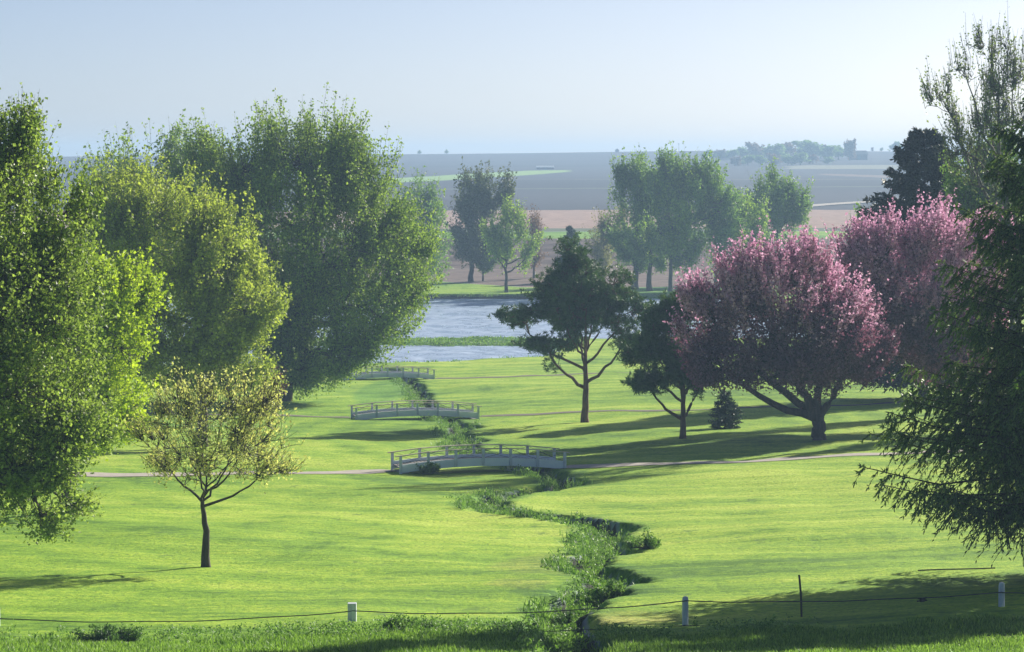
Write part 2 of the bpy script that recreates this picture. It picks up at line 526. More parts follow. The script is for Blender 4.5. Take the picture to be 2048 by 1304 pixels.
M['path_dark'] = plain_mat('dark_brown_path', (0.10, 0.095, 0.06), (0.18, 0.16, 0.10), 2.0, 0.95)  # darker brown sheet for the farther paths
M['paint'] = plain_mat('pale_blue_white_paint', (0.80, 0.86, 0.93), (0.88, 0.92, 0.96), 1.5, 0.6)
M['paint_worn'] = plain_mat('worn_white_paint', (0.50, 0.54, 0.63), (0.78, 0.81, 0.86), 9.0, 0.7, (1, 1, 0.3))
M['rail'] = plain_mat('weathered_rail_wood', (0.42, 0.35, 0.25), (0.70, 0.64, 0.50), 3.0, 0.8, (0.3, 2, 2))
M['plank'] = plain_mat('grey_plank', (0.22, 0.20, 0.18), (0.38, 0.35, 0.31), 3.0, 0.85)
M['cable'] = plain_mat('dark_cable', (0.05, 0.05, 0.05), (0.12, 0.11, 0.10), 3.0, 0.6)
M['steel'] = plain_mat('dark_steel', (0.015, 0.02, 0.017), (0.04, 0.045, 0.04), 8.0, 0.55)
M['post_cap'] = plain_mat('dark_post_cap', (0.12, 0.10, 0.09), (0.22, 0.19, 0.17), 8.0, 0.8)
M['concrete'] = plain_mat('concrete', (0.38, 0.37, 0.35), (0.52, 0.50, 0.47), 4.0, 0.85)
M['bird'] = plain_mat('dark_feathers', (0.02, 0.018, 0.018), (0.06, 0.05, 0.045), 12.0, 0.6)
M['barn_red'] = plain_mat('barn_boards', (0.10, 0.05, 0.045), (0.16, 0.08, 0.07), 0.5, 0.8)
M['barn_white'] = plain_mat('pale_siding', (0.5, 0.5, 0.5), (0.7, 0.7, 0.7), 0.5, 0.7)
M['roof'] = plain_mat('metal_roof', (0.38, 0.40, 0.42), (0.52, 0.54, 0.56), 0.5, 0.5)
M['roof_dark'] = plain_mat('dark_roof', (0.07, 0.07, 0.08), (0.12, 0.12, 0.13), 0.5, 0.7)
M['galv'] = plain_mat('galvanised_steel', (0.18, 0.19, 0.20), (0.28, 0.29, 0.30), 0.5, 0.45)

# ------------------------------------------------------------------ ground mesh
def pip(X, Y, poly):
    inside = np.zeros(X.shape, bool)
    n = len(poly)
    for i in range(n):
        x1, y1 = poly[i]; x2, y2 = poly[(i + 1) % n]
        if y1 == y2: continue
        c = ((y1 > Y) != (y2 > Y)) & (X < (x2 - x1) * (Y - y1) / (y2 - y1) + x1)
        inside ^= c
    return inside

def grid_mesh(name, xs, ys, zf, colf):
    X, Y = np.meshgrid(xs, ys)
    Z = zf(X, Y)
    nx, ny = len(xs), len(ys)
    i = np.arange((ny - 1) * nx).reshape(ny - 1, nx)[:, :-1].ravel()
    Q = np.stack([i, i + 1, i + nx + 1, i + nx], 1)
    col = colf(X.ravel(), Y.ravel(), Z.ravel())
    return make_mesh(name, np.stack([X.ravel(), Y.ravel(), Z.ravel()], 1), Q, smooth=True, vcol=col)

STUBBLE = (0.17, 0.125, 0.105)
def near_col(X, Y, Z):
    c = np.ones((len(X), 4))
    cd = creek_dist(X, Y)
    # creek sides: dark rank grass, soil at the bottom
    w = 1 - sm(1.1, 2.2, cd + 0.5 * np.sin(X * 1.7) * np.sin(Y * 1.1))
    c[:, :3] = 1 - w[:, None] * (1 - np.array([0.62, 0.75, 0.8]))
    # worn patches beside the creek
    for (px, py, rx, ry) in ((1085, 1130, 2.2, 6), (1245, 1235, 2.6, 3.0), (1215, 1245, 1.6, 2.5), (880, 953, 3.0, 1.0), (1040, 1165, 1.2, 2.5)):
        gx, gy = p2g(px, py)
        q = ((X - gx) / rx) ** 2 + ((Y - gy) / ry) ** 2 + 0.35 * np.sin(X * 3.1 + Y) * np.sin(Y * 1.9)
        wq = (1 - sm(0.3, 1.2, q)) * 0.45
        c[:, :3] = c[:, :3] * (1 - wq[:, None]) + np.array([1.2, 0.80, 2.2]) * wq[:, None]
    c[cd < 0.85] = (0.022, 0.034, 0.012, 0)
    # greener slope left of the creek below the third bridge
    gx, gy = p2g(765, 785)
    q = ((X - gx) / 2.8) ** 2 + ((Y - gy) / 26) ** 2
    wq = (1 - sm(0.6, 1.1, q)) * 0.8
    c[:, :3] *= 1 - wq[:, None] * (1 - np.array([0.5, 0.72, 0.95]))
    # pond edges: mud
    sd = np.minimum(near_pond_sd(X, Y), far_pond_sd(X, Y))
    mud = (sd < np.where(Y > 500, 1.75, 1.0)) & (Y > 340)
    c[mud] = (0.045, 0.042, 0.028, 0)
    edge = (Y > 338) & (Y < 372) & (sd >= 1.0) & (sd < 3.0 + 1.0 * np.sin(X * .8))
    c[edge] = (0.75, 0.85, 0.9, 1)
    dam = (Y > 370) & (Y < 400) & (X < 6) & (sd >= 1.0)
    c[dam] = (0.22, 0.42, 0.7, 1)
    # stubble field beyond the far bank
    ye = np.interp(X, [-60, -15, 2, 14, 22, 40], [572, 566, 542, 536, 540, 548])
    f = Y > ye
    c[f] = (*STUBBLE, 0)
    rough = (Y > 505) & ~f & (X > 18)
    c[rough] = (0.55, 0.75, 0.9, 1)
    return c

xs = np.unique(np.concatenate([np.arange(-140, -34, 1.6), np.arange(-34, -16, 0.6), np.arange(-16, 16, 0.24), np.arange(16, 40, 0.6), np.arange(40, 141, 1.6)]))
ys = np.unique(np.concatenate([np.arange(-40, 66, 2.0), np.arange(66, 200, 0.25), np.arange(200, 360, 0.5), np.arange(360, 600, 0.8), np.arange(600, 721, 1.5)]))
g = link('ground', grid_mesh('ground', xs, ys, ground_z, near_col), M['ground'])
tag(g, kind='structure')

GREEN = np.array([p2g(*p) for p in [(760, 366), (870, 362), (960, 356), (1060, 350), (1143, 343), (1143, 340), (1060, 341), (960, 346), (870, 352), (760, 358)]])
PALE = np.array([p2g(*p) for p in [(1575, 338), (1800, 338), (1800, 330), (1575, 331)]])
PALE2 = np.array([p2g(*p) for p in [(1640, 350), (1780, 356), (1800, 352), (1650, 347)]])
def far_col(X, Y, Z):
    c = np.zeros((len(X), 4))
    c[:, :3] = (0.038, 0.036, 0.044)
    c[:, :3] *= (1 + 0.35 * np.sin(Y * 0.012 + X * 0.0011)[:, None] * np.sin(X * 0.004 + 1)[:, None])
    c[(np.abs(Y - 1330 - X * 0.25) < 7), :3] = (0.10, 0.12, 0.07)
    c[(np.abs(Y - 1560 + X * 0.12) < 6) & (X > 0), :3] = (0.12, 0.11, 0.08)
    ry = 700 + 4 * np.sin(X * 0.03)
    c[Y < ry, :3] = STUBBLE
    gs = (Y >= ry) & (Y < 772 + X * .05)
    c[gs] = (0.75, 0.9, 1.0, 1)
    hedge = (Y >= 772 + X * .05) & (Y < 800 + X * .05)
    c[hedge, :3] = (0.10, 0.13, 0.07)
    pf = (Y >= 800 + X * .05) & (Y < 1005 + 6 * np.sin(X * .02))
    c[pf, :3] = (0.35, 0.235, 0.185)
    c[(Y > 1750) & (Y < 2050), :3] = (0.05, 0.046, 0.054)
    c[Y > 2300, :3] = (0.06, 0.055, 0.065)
    c[pip(X, Y, GREEN)] = (0.26, 0.42, 0.10, 0)
    c[pip(X, Y, PALE)] = (0.24, 0.24, 0.16, 0)
    c[pip(X, Y, PALE2)] = (0.20, 0.15, 0.12, 0)
    return c
xf = np.unique(np.concatenate([np.arange(-1200, -140, 20.0), np.arange(-140, 140, 1.6)[::4], np.arange(-140, 700, 6.0), np.arange(700, 1400, 25)]))
yf = np.unique(np.concatenate([np.arange(720, 1020, 2.5), np.arange(1020, 2700, 5.0), np.arange(2700, 5000, 60)]))
h = link('hills', grid_mesh('hills', xf, yf, land, far_col), M['ground'])
tag(h, kind='structure')
# land either side of the near sheet, one sheet each, ending where the near one ends
for x0, x1 in ((-1200, -139.9), (139.9, 1400)):
    xw = np.linspace(x0, x1, 60); yw = np.arange(-40, 722, 10.0)
    o = link('ground', grid_mesh('side_ground', xw, yw, lambda X, Y: land(X, Y) - 0.02, near_col), M['ground'])
    tag(o, kind='structure')

# water sheets
def water(name, b, pad):
    x0, x1, y0, y1 = b[0] - pad, b[1] + pad, b[2] - pad, b[3] + pad
    xs_ = np.arange(x0, x1 + .4, 0.5); ys_ = np.arange(y0, y1 + .4, 0.5)
    X, Y = np.meshgrid(xs_, ys_)
    Z = np.full(X.shape, WATER_Z)
    r = np.random.default_rng(3)
    for _ in range(14):                     # small wind waves
        a = r.normal(1.9, 0.5); wl = r.uniform(1.6, 6.0)
        Z += 0.006 * wl ** 0.8 * np.sin((X * math.cos(a) + Y * math.sin(a)) * 2 * math.pi / wl + r.uniform(0, 6) + 1.5 * np.sin(X * .08 + Y * .05 * _))
    nx = len(xs_)
    i = np.arange((len(ys_) - 1) * nx).reshape(-1, nx)[:, :-1].ravel()
    me = make_mesh(name, np.stack([X.ravel(), Y.ravel(), Z.ravel()], 1), np.stack([i, i + 1, i + nx + 1, i + nx], 1), smooth=True)
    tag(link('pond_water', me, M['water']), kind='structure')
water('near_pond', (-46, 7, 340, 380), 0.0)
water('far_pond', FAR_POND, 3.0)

# paths
def ribbon(name, pts, width, mat, lift=0.03, gz_fn=ground_z, kind='structure', px=True):
    P = np.array([p2g(*p) for p in pts]) if px else np.array(pts, float)
    seg = np.r_[0, np.cumsum(np.hypot(*np.diff(P, axis=0).T))]
    n = int(seg[-1] / 0.5) + 2 if seg[-1] < 300 else int(seg[-1] / 6)
    s = np.linspace(0, seg[-1], n)
    C_ = np.stack([np.interp(s, seg, P[:, 0]), np.interp(s, seg, P[:, 1])], 1)
    k = np.hanning(15); k /= k.sum()
    if n > 30:
        C_ = np.stack([np.convolve(np.pad(C_[:, i], 7, mode='edge'), k, mode='valid') for i in range(2)], 1)
    d = norm(np.gradient(C_, axis=0)); nn = np.stack([-d[:, 1], d[:, 0]], 1)
    rows = []
    for j, o_ in enumerate(np.linspace(-0.5, 0.5, 7)):
        w_ = width * o_ * (1 + (0.05 * np.sin(s * 0.9) if j in (0, 6) else 0))
        q = C_ + nn * np.broadcast_to(w_, (n,))[:, None]
        rows.append(np.stack([q[:, 0], q[:, 1], gz_fn(q[:, 0], q[:, 1]) + lift], 1))
    V = np.stack(rows, 1).reshape(-1, 3)
    i = (np.arange(n - 1)[:, None] * 7 + np.arange(6)[None]).ravel()
    o = link(name, make_mesh(name, V, np.stack([i, i + 7, i + 8, i + 1], 1), smooth=True), mat)
    tag(o, kind=kind)
    return o
ribbon('path', [(-300, 953), (200, 950), (450, 948), (620, 947), (740, 943), (796, 940)], 2.5, M['path'])
ribbon('path', [(1112, 935), (1250, 931), (1400, 926), (1640, 914), (1850, 905), (2200, 893)], 2.0, M['path'])
ribbon('path', [(100, 826), (400, 829), (590, 832), (712, 835)], 1.7, M['path_dark'])
ribbon('path', [(948, 833), (1100, 827), (1400, 820), (1640, 813), (2100, 798)], 1.8, M['path_dark'])
ribbon('path', [(860, 757), (1000, 755), (1300, 745)], 1.8, M['path_dark'])
ribbon('road', [(1560, 418), (1640, 411), (1760, 403), (1900, 396)], 9.0, M['path'], 0.3, land)

# ------------------------------------------------------------------ bridges
def arch(x, half, rise):
    return rise * (1 - (x / half) ** 2)
def make_bridge(loc, rz, L, label):
    half, W, rise = L / 2, 2.4, 0.031 * L
    root = empty('footbridge', loc, label, 'bridge', 'white arched footbridges over the creek', rz)
    nb = 6
    px_ = np.linspace(-half, half, nb + 1)
    zz = lambda x: arch(np.clip(x, -half, half), half, rise)
    zp = [float(zz(x)) for x in px_]
    # deck of planks along the arch
    m = MB()
    nplank = int(L / 0.2)
    for k in range(nplank):
        x = -half + (k + 0.5) * L / nplank
        z = np.interp(x, px_, zp)
        m.box((x, 0, z + 0.22), (L / nplank - 0.015, W - 0.16, 0.05))
    m.build('deck', M['plank'], root)
    for s in (-1, 1):
        y = s * W / 2
        m = MB()
        top = [(x, z + 0.42) for x, z in zip(px_, zp)]
        bot = [(x, z - 0.06) for x, z in zip(px_, zp)]
        m.prism(bot + top[::-1], y - 0.05, y + 0.05)
        m.build('side_beam', M['paint'], root)
        m = MB()
        top = [(x, z + 1.01) for x, z in zip(px_, zp)]
        bot = [(x, z + 0.96) for x, z in zip(px_, zp)]
        top[0] = (px_[0] - 0.3, top[0][1] - 0.05); bot[0] = (px_[0] - 0.3, bot[0][1] - 0.05)
        top[-1] = (px_[-1] + 0.3, top[-1][1] - 0.05); bot[-1] = (px_[-1] + 0.3, bot[-1][1] - 0.05)
        m.prism(bot + top[::-1], y - 0.09 + 0.02 * s, y + 0.09 + 0.02 * s)
        m.build('handrail', M['rail'], root)
        for k, (x, z) in enumerate(zip(px_, zp)):
            m = MB()
            lo = -0.62 if k in (0, nb) else -0.02
            yo = y + s * 0.115
            m.box((x, yo, (z + 0.958 + z + lo) / 2), (0.16, 0.125, 0.958 - lo))
            m.build('post', M['paint_worn'], root)
        # crossed cables in each bay
        P = []
        for k in range(nb):
            for a, b in ((0, 1), (1, 0)):
                x0, x1 = px_[k] + 0.1, px_[k + 1] - 0.1
                za = [zp[k], zp[k + 1]]
                p = np.array([[x0, y + s * .075, za[0] + (0.92 if a == 0 else 0.46)], [x1, y + s * .075, za[1] + (0.92 if b == 0 else 0.46)]])
                mid = p.mean(0) - np.array([0, 0, 0.06])
                P.append(np.array([p[0], mid, p[1]]))
        P = np.array(P)
        V, Q = tubes(P, np.full(P.shape[:2], 0.011), 4)
        mm = MB().add(V, Q); mm.build('rail_cable', M['cable'], root)
    for s in (-1, 1):
        m = MB(); m.box((s * (half - 0.32), 0, -0.46), (0.5, W - 0.2, 0.8))
        m.build('abutment', M['concrete'], root)
    m = MB(); m.box((s * half * 0.42, 0, -0.65), (0.2, W - 0.3, 1.5)); m.build('pier', M['paint_worn'], root)
    return root
def bridge_at(x0, y0, x1, y1, label):
    a, b = np.array(p2g(x0, y0)), np.array(p2g(x1, y1))
    c = (a + b) / 2
    L = float(np.hypot(*(b - a)))
    z = float(min(land(a[0], a[1]), land(b[0], b[1])))
    return make_bridge((c[0], c[1], z + 0.12), math.atan2(b[1] - a[1], b[0] - a[0]), L, label), L
br1, L1 = bridge_at(793, 944, 1119, 934, 'nearest white arched footbridge, largest of the three, light gravel path at its left end')
br2, L2 = bridge_at(708, 838, 951, 836, 'middle white arched footbridge between the nearest one and the partly hidden one')
br3, L3 = bridge_at(676, 760, 862, 758, 'farthest footbridge, bluish and half hidden by tree leaves, close to the pond')

# ------------------------------------------------------------------ fence
def gpt(px, py):
    x, y = p2g(px, py, ground_z)
    return np.array([x, y, gz(x, y)])
froot_p = gpt(1373, 1262)
fence = empty('wire_fence', (float(froot_p[0]), float(froot_p[1]), float(froot_p[2])), 'low wire fence with white wooden posts across the foreground grass', 'fence')
F0 = froot_p
posts = []
for (px, d, ytop, w, round_) in ((-14, 88.3, 1212, .20, True), (702, 88.6, 1206, .26, False), (1373, 88.0, 1192, .20, True), (2010, 87.6, 1164, .19, True), (2750, 87.0, 1130, .2, True)):
    x, y = at(px, d)
    z0 = gz(x, y); z1 = zpix(ytop, d)
    m = MB()
    hgt = z1 - z0 + 0.3
    if round_:
        P = np.array([[[0, 0, -0.3], [0, 0, 0.3], [0, 0, hgt - 0.42], [0, 0, hgt - 0.33], [0, 0, hgt - 0.30]]])
        V, Q = tubes(P, np.array([[w / 2, w / 2 * 1.02, w / 2, w / 2 * 0.85, 0.001]]), 12)
        m.add(V, Q)
    else:
        m.box((0, 0, hgt / 2 - 0.3), (w, w, hgt))
    m.build('fence_post', M['paint_worn'], fence, smooth=False, loc=(x - F0[0], y - F0[1], z0 - F0[2]))
    posts.append((x, y, z0, z1))
# steel post
x, y = at(1608, 88.2)
z0 = gz(x, y); z1 = zpix(1150, 88.2)
m = MB()
hh = z1 - z0
P = np.array([[[0, 0, -0.2], [-0.03, 0, hh * 0.5], [-0.09, 0, hh]]])
V, Q = tubes(P, np.full((1, 3), 0.034), 4); m.add(V, Q)
m.build('steel_stake', M['steel'], fence, loc=(x - F0[0], y - F0[1], z0 - F0[2]), label='thin dark steel stake, taller than the white posts')
wire_y = [(1236, 1252), (1221, 1262), (1201, 1250), (1184, 1222), (1160, 1190)]
for wi in (0, 1):
    P = []
    for k in range(4):
        a, b = posts[k], posts[k + 1]
        za, zb = zpix(wire_y[k][wi], a[1]), zpix(wire_y[k + 1][wi], b[1])
        sag = (0.20, 0.20, 0.12, 0.12)[k] if wi == 0 else 0.1
        t = np.linspace(0, 1, 17)
        q = np.stack([a[0] + (b[0] - a[0]) * t, a[1] - 0.12 + (b[1] - a[1]) * t, za + (zb - za) * t - sag * 4 * t * (1 - t) + 0.012 * np.sin(t * 19 + k)], 1)
        P.append(q)
    P = np.array(P) - np.array([F0[0], F0[1], F0[2]])
    V, Q = tubes(P, np.full(P.shape[:2], 0.017 if wi == 0 else 0.014), 5)
    MB().add(V, Q).build('fence_wire', M['cable'], fence)

# ------------------------------------------------------------------ broadleaf trees
def leafy(rng, C_, dirs, per, spread, L, leaf, aspect=0.6, droop=0.0, flat=0.35):
    """leaves along a shoot at each cluster"""
    n = len(C_)
    t = rng.uniform(-0.5, 1.0, (n, per))
    P = C_[:, None] + dirs[:, None] * (t * (L.reshape(-1, 1) if np.ndim(L) else L))[..., None]
    rad = rng.normal(size=(n, per, 3)) * spread * 0.62 * (1.05 - 0.6 * np.clip(t, 0, 1))[..., None]
    P = (P + rad).reshape(-1, 3)
    m = len(P)
    ax = norm(rng.normal(size=(m, 3)) + np.repeat(dirs, per, 0) * 0.7 + np.array([0, 0, -droop]))
    sd = norm(np.cross(ax, rng.normal(size=(m, 3)) * 1.0 + np.array([0, 0, flat])))
    s = leaf * rng.uniform(0.45, 1.6, m)
    return rhombi(P, ax, sd, s, s * aspect, 0.12)

def lobes_px(lobes, px0, d, z0, depth=1.0):
    s = FPX / d
    out = []
    for lb in lobes:
        cx, cy, rx, ry = lb[:4]
        yo = lb[4] if len(lb) > 4 else 0.0
        out.append(((cx - px0) / s, yo, zpix(cy, d) - z0, rx / s, rx / s * depth, ry / s))
    return out

def skeleton(rng, C_, H, trunk_pts, r0, fork, k1=9, k2=6, twig_r=0.018, taper=0.78, up=0.35):
    """trunk, limbs, branches and twigs that reach the clusters C_"""
    m = MB()
    T = np.array(trunk_pts, float)
    K = 12
    seg = np.r_[0, np.cumsum(np.linalg.norm(np.diff(T, axis=0), axis=1))]
    s = np.linspace(0, seg[-1], K)
    TP = np.stack([np.interp(s, seg, T[:, i]) for i in range(3)], 1)
    TP[1:-1, :2] += rng.normal(0, r0 * 0.14, (K - 2, 2))
    tr = r0 * (1 - taper * (s / seg[-1]) ** 1.1)
    tr[0] *= 1.3; tr[1] *= 1.05
    V, Q = tubes(TP[None], tr[None], 10); m.add(V, Q)
    zf = fork
    C1, lab = kmeans(C_, k1, rng)
    order = C1[:, 2]
    z_lo, z_hi = TP[0, 2] + zf, TP[-1, 2]
    zs = np.clip(z_lo + (order - order.min()) / max(np.ptp(order), .1) * (z_hi - z_lo) * 0.9, z_lo, z_hi)
    zs = np.minimum(zs, order - 0.1 * H * 0.2)
    zs = np.maximum(zs, z_lo)
    S = np.stack([np.interp(zs, TP[:, 2], TP[:, i]) for i in range(3)], 1)
    rs = np.interp(zs, TP[:, 2], tr)
    mid = S * 0.5 + C1 * 0.5 + np.stack([np.zeros(len(S)), np.zeros(len(S)), -0.10 * np.linalg.norm(C1 - S, axis=1)], 1) * (1 if up > 0 else -1)
    mid[:, :2] = S[:, :2] * 0.35 + C1[:, :2] * 0.65 + rng.normal(0, 0.03 * H, (len(S), 2)) * 0.6
    mid[:, 2] -= up * 0.0
    LP = bez(S, mid, C1, 9)
    LP[:, 1:-1] += rng.normal(0, 0.006 * H, LP[:, 1:-1].shape)
    lr = (rs * 0.72)[:, None] * np.linspace(1, 0.28, 9)[None]
    V, Q = tubes(LP, lr, 7); m.add(V, Q)
    allP, allR, twS, twE, twR = [], [], [], [], []
    for i in range(len(C1)):
        G = C_[lab == i]
        if len(G) == 0: continue
        C2, lab2 = kmeans(G, k2, rng, 4)
        lp = LP[i][3:]; lrr = lr[i][3:]
        j = (((C2[:, None] - lp[None]) ** 2).sum(-1) + 0.0).argmin(1)
        j = np.maximum(j - 1, 0)
        s0 = lp[j]
        md = s0 * 0.5 + C2 * 0.5 + rng.normal(0, 0.012 * H, s0.shape)
        bp = bez(s0, md, C2, 5)
        br = (lrr[j] * 0.6)[:, None] * np.linspace(1, 0.3, 5)[None]
        allP.append(bp); allR.append(br)
        for q in range(len(C2)):
            g = G[lab2 == q]
            if len(g) == 0: continue
            jj = ((g[:, None] - bp[q][None]) ** 2).sum(-1).argmin(1)
            jj = np.maximum(jj - 1, 0)
            twS.append(bp[q][jj]); twE.append(g)
    V, Q = tubes(np.concatenate(allP), np.concatenate(allR), 5); m.add(V, Q)
    S2, E2 = np.concatenate(twS), np.concatenate(twE)
    md = (S2 + E2) / 2 + rng.normal(0, 0.008 * H, S2.shape)
    tp = bez(S2, md, E2, 4)
    V, Q = tubes(tp, np.full(tp.shape[:2], 1.0) * np.linspace(1.6, .6, 4)[None] * twig_r, 3); m.add(V, Q)
    return m, (S2, E2)

def crown_points(rng, L_, n, inner=0.45, gap=None, gscale=3.0, edge=0.0, bough=0.135, fill=0.2):
    """clusters gathered in boughs, so the crown has lumps, hollows and a ragged outline"""
    Lb = np.array(L_)
    w = Lb[:, 3] * Lb[:, 5] + Lb[:, 4] * Lb[:, 5] + Lb[:, 3] * Lb[:, 4]
    nb = max(6, n // 16)
    k = rng.choice(len(Lb), nb, p=w / w.sum())
    d = norm(rng.normal(size=(nb, 3)))
    r = inner + (0.95 - inner) * rng.uniform(0, 1, nb) ** 0.7
    B = Lb[k, :3] + d * Lb[k, 3:6] * r[:, None]
    if gap is not None:
        kk = vnoise(B, gscale * 2, rng) > gap * 1.3
        if kk.sum() > 4: B, k, d = B[kk], k[kk], d[kk]
    m = int(n * (1 - fill))
    b = rng.integers(0, len(B), m)
    sg = (Lb[k, 3:6].mean(1) * bough) * rng.uniform(0.55, 1.5, len(B))
    off = np.clip(rng.normal(size=(m, 3)), -1.7, 1.7)
    ax = norm(d * 0.8 + np.array([0, 0, 0.9]))[b]
    off = off + ax * (np.clip(rng.normal(size=m), -1.7, 1.7) * 0.9)[:, None]
    P = B[b] + off * sg[b][:, None]
    k2 = rng.choice(len(Lb), n - m, p=w / w.sum())
    d2 = norm(rng.normal(size=(n - m, 3)))
    P2 = Lb[k2, :3] + d2 * Lb[k2, 3:6] * (inner + (0.97 - inner) * rng.uniform(0, 1, n - m) ** 0.6)[:, None]
    if gap is not None:
        P2 = P2[vnoise(P2, gscale, rng) > gap]
    return np.concatenate([P, P2])

def broadleaf(name, label, cat, px0, d, lobes, mat, seed, n=900, per=26, leaf=0.2, spread=0.3, shoot=0.8, r0=0.3, trunk=None,
              bark='bark_grey', fork=0.25, gap=-0.35, gscale=3.0, upw=0.9, group=None, y0=None, depth=0.95, inner=0.45, twig_r=0.018,
              k1=9, k2=6, aspect=0.6, second=None, top=0.62, parts=('trunk', 'crown'), py0=None, taper=0.78, droop=0.0, shoot_out=1.0):
    rng = np.random.default_rng(seed)
    if py0 is not None:
        x, y = p2g(px0, py0); d = y
    else:
        x, y = at(px0, d)
    z0 = gz(x, y)
    L_ = lobes_px(lobes, px0, d, z0, depth)
    C_ = crown_points(rng, L_, n, inner, gap, gscale)
    H = C_[:, 2].max()
    C_ = C_[C_[:, 2] > 0.5]
    ctr = np.array([C_[:, 0].mean(), C_[:, 1].mean(), C_[:, 2].mean() * 0.8])
    if trunk is None:
        trunk = [(0, 0, -0.2), (0.02 * H * rng.normal() * .4, 0, H * 0.3), (ctr[0] * 0.4, 0, H * top)]
    m, (S2, E2) = skeleton(rng, C_, H, trunk, r0, fork * H, k1, k2, twig_r, taper)
    dirs = norm(norm(C_ - ctr) * 0.8 * shoot_out + norm(E2[:1] * 0 + np.array([0, 0, 1.0])) * upw + rng.normal(0, 0.3, C_.shape))
    Ls = 1.3 * shoot * rng.uniform(0.5, 1.5, len(C_))
    hi = (C_[:, 2] > np.quantile(C_[:, 2], 0.75))
    Ls[hi] *= rng.uniform(0.8, 1.6, hi.sum())
    # bare shoot stems
    tp = bez(C_, C_ + dirs * Ls[:, None] * .5, C_ + dirs * Ls[:, None], 3)
    V, Q = tubes(tp, np.ones(tp.shape[:2]) * np.array([1.0, .7, .3])[None] * twig_r, 3); m.add(V, Q)
    root = empty(name, (x, y, z0), label, cat, group)
    m.build(parts[0], M[bark], root, smooth=True)
    if second is not None:
        smat, sname, frac, zlo = second
        zz = (C_[:, 2] - C_[:, 2].min()) / np.ptp(C_[:, 2])
        out = np.linalg.norm((C_ - ctr) / np.array([1, 1, 1]), axis=1); out = out / out.max()
        sel = (rng.uniform(size=len(C_)) < frac * sm(zlo - 0.18, zlo + 0.18, zz * 0.75 + out * 0.35))
        for msk, mt, nm in ((sel, smat, sname), (~sel, mat, parts[1])):
            V, Q = leafy(rng, C_[msk], dirs[msk], per, spread * (0.55 if nm == sname else 1.1), Ls[msk][:, None] * (1.15 if nm == sname else 1), leaf, aspect, droop)
            link(nm, make_mesh(nm, V, Q, face_attr=rng.uniform(0, 1, len(Q))), M[mt], root)
    else:
        V, Q = leafy(rng, C_, dirs, per, spread, Ls[:, None], leaf, aspect, droop)
        link(parts[1], make_mesh(parts[1], V, Q, face_attr=rng.uniform(0, 1, len(Q))), M[mat], root)
    return root

# left side
broadleaf('cottonwood_tree', 'big leafy tree cut off by the left frame edge, its foliage hanging lowest of all', 'tree', -210, 100,
          [(-110, 500, 270, 230), (-60, 360, 170, 140, 1), (-10, 680, 235, 190, -1), (40, 850, 190, 110, 0), (70, 985, 90, 75, -1), (-40, 990, 110, 80, 0), (140, 850, 90, 60, 0), (20, 290, 65, 62, 0), (-150, 800, 220, 200), (140, 965, 55, 75, 0), (105, 420, 80, 105, 0), (120, 570, 90, 100, -1)],
          'near', 11, n=5800, per=30, leaf=0.118, spread=0.26, shoot=0.55, r0=0.45, fork=0.2, gap=-0.62, gscale=2.2, inner=0.5, twig_r=0.012, k1=14, k2=9, aspect=0.75, bark='bark_dark', droop=0.3)
broadleaf('yellow_maple', 'bright yellow-green tree behind the left edge tree', 'tree', 130, 138,
          [(190, 650, 115, 110), (120, 780, 170, 110), (225, 590, 85, 75), (140, 590, 90, 60), (270, 690, 55, 60), (180, 850, 100, 60), (268, 545, 30, 35)],
          'yellow', 12, n=1900, per=36, leaf=0.145, spread=0.28, shoot=0.55, r0=0.28, gap=-0.5, gscale=2.0, inner=0.5, aspect=0.8)
broadleaf('olive_maple', 'rounded olive-green tree left of the tall dark green tree', 'tree', 400, 195,
          [(330, 520, 180, 150), (430, 610, 120, 140), (270, 450, 120, 95), (410, 480, 60, 70), (240, 640, 130, 130), (420, 700, 95, 60), (480, 560, 60, 70), (450, 735, 95, 45), (350, 720, 75, 60)],
          'olive', 13, n=3200, per=42, leaf=0.175, spread=0.38, shoot=0.8, r0=0.4, gap=-0.45, gscale=2.6, inner=0.55, aspect=0.75)
broadleaf('silver_maple', 'tallest dark green tree, wide crown with upright shoots and a leaning trunk', 'tree', 562, 262,
          [(620, 455, 215, 185), (730, 560, 135, 170), (580, 345, 150, 85), (440, 340, 85, 75), (400, 360, 60, 60), (480, 520, 130, 150), (640, 700, 110, 75), (700, 370, 90, 80), (560, 650, 100, 90), (800, 520, 65, 110), (420, 420, 70, 90), (565, 690, 75, 80), (610, 740, 85, 35), (520, 640, 80, 90)],
          'dark', 14, n=5700, per=40, leaf=0.215, spread=0.5, shoot=1.3, r0=0.75, gap=-0.42, gscale=3.4, inner=0.5, trunk=[(0, 0, -.3), (0.8, 0, 4), (2.6, 0, 9), (3.2, 0, 18)], bark='bark_dark', fork=0.12, k1=14, k2=8, aspect=0.7, upw=1.3)
broadleaf('leafy_tree', 'dark green tree behind the olive one, its top showing left of the tallest crown', 'tree', 300, 330,
          [(310, 350, 110, 75), (250, 420, 90, 90), (350, 430, 80, 90), (360, 310, 40, 50), (300, 560, 110, 120)],
          'dark', 15, n=1500, per=24, leaf=0.34, spread=0.6, shoot=1.5, r0=0.5, gap=-0.4, gscale=4, upw=1.5)
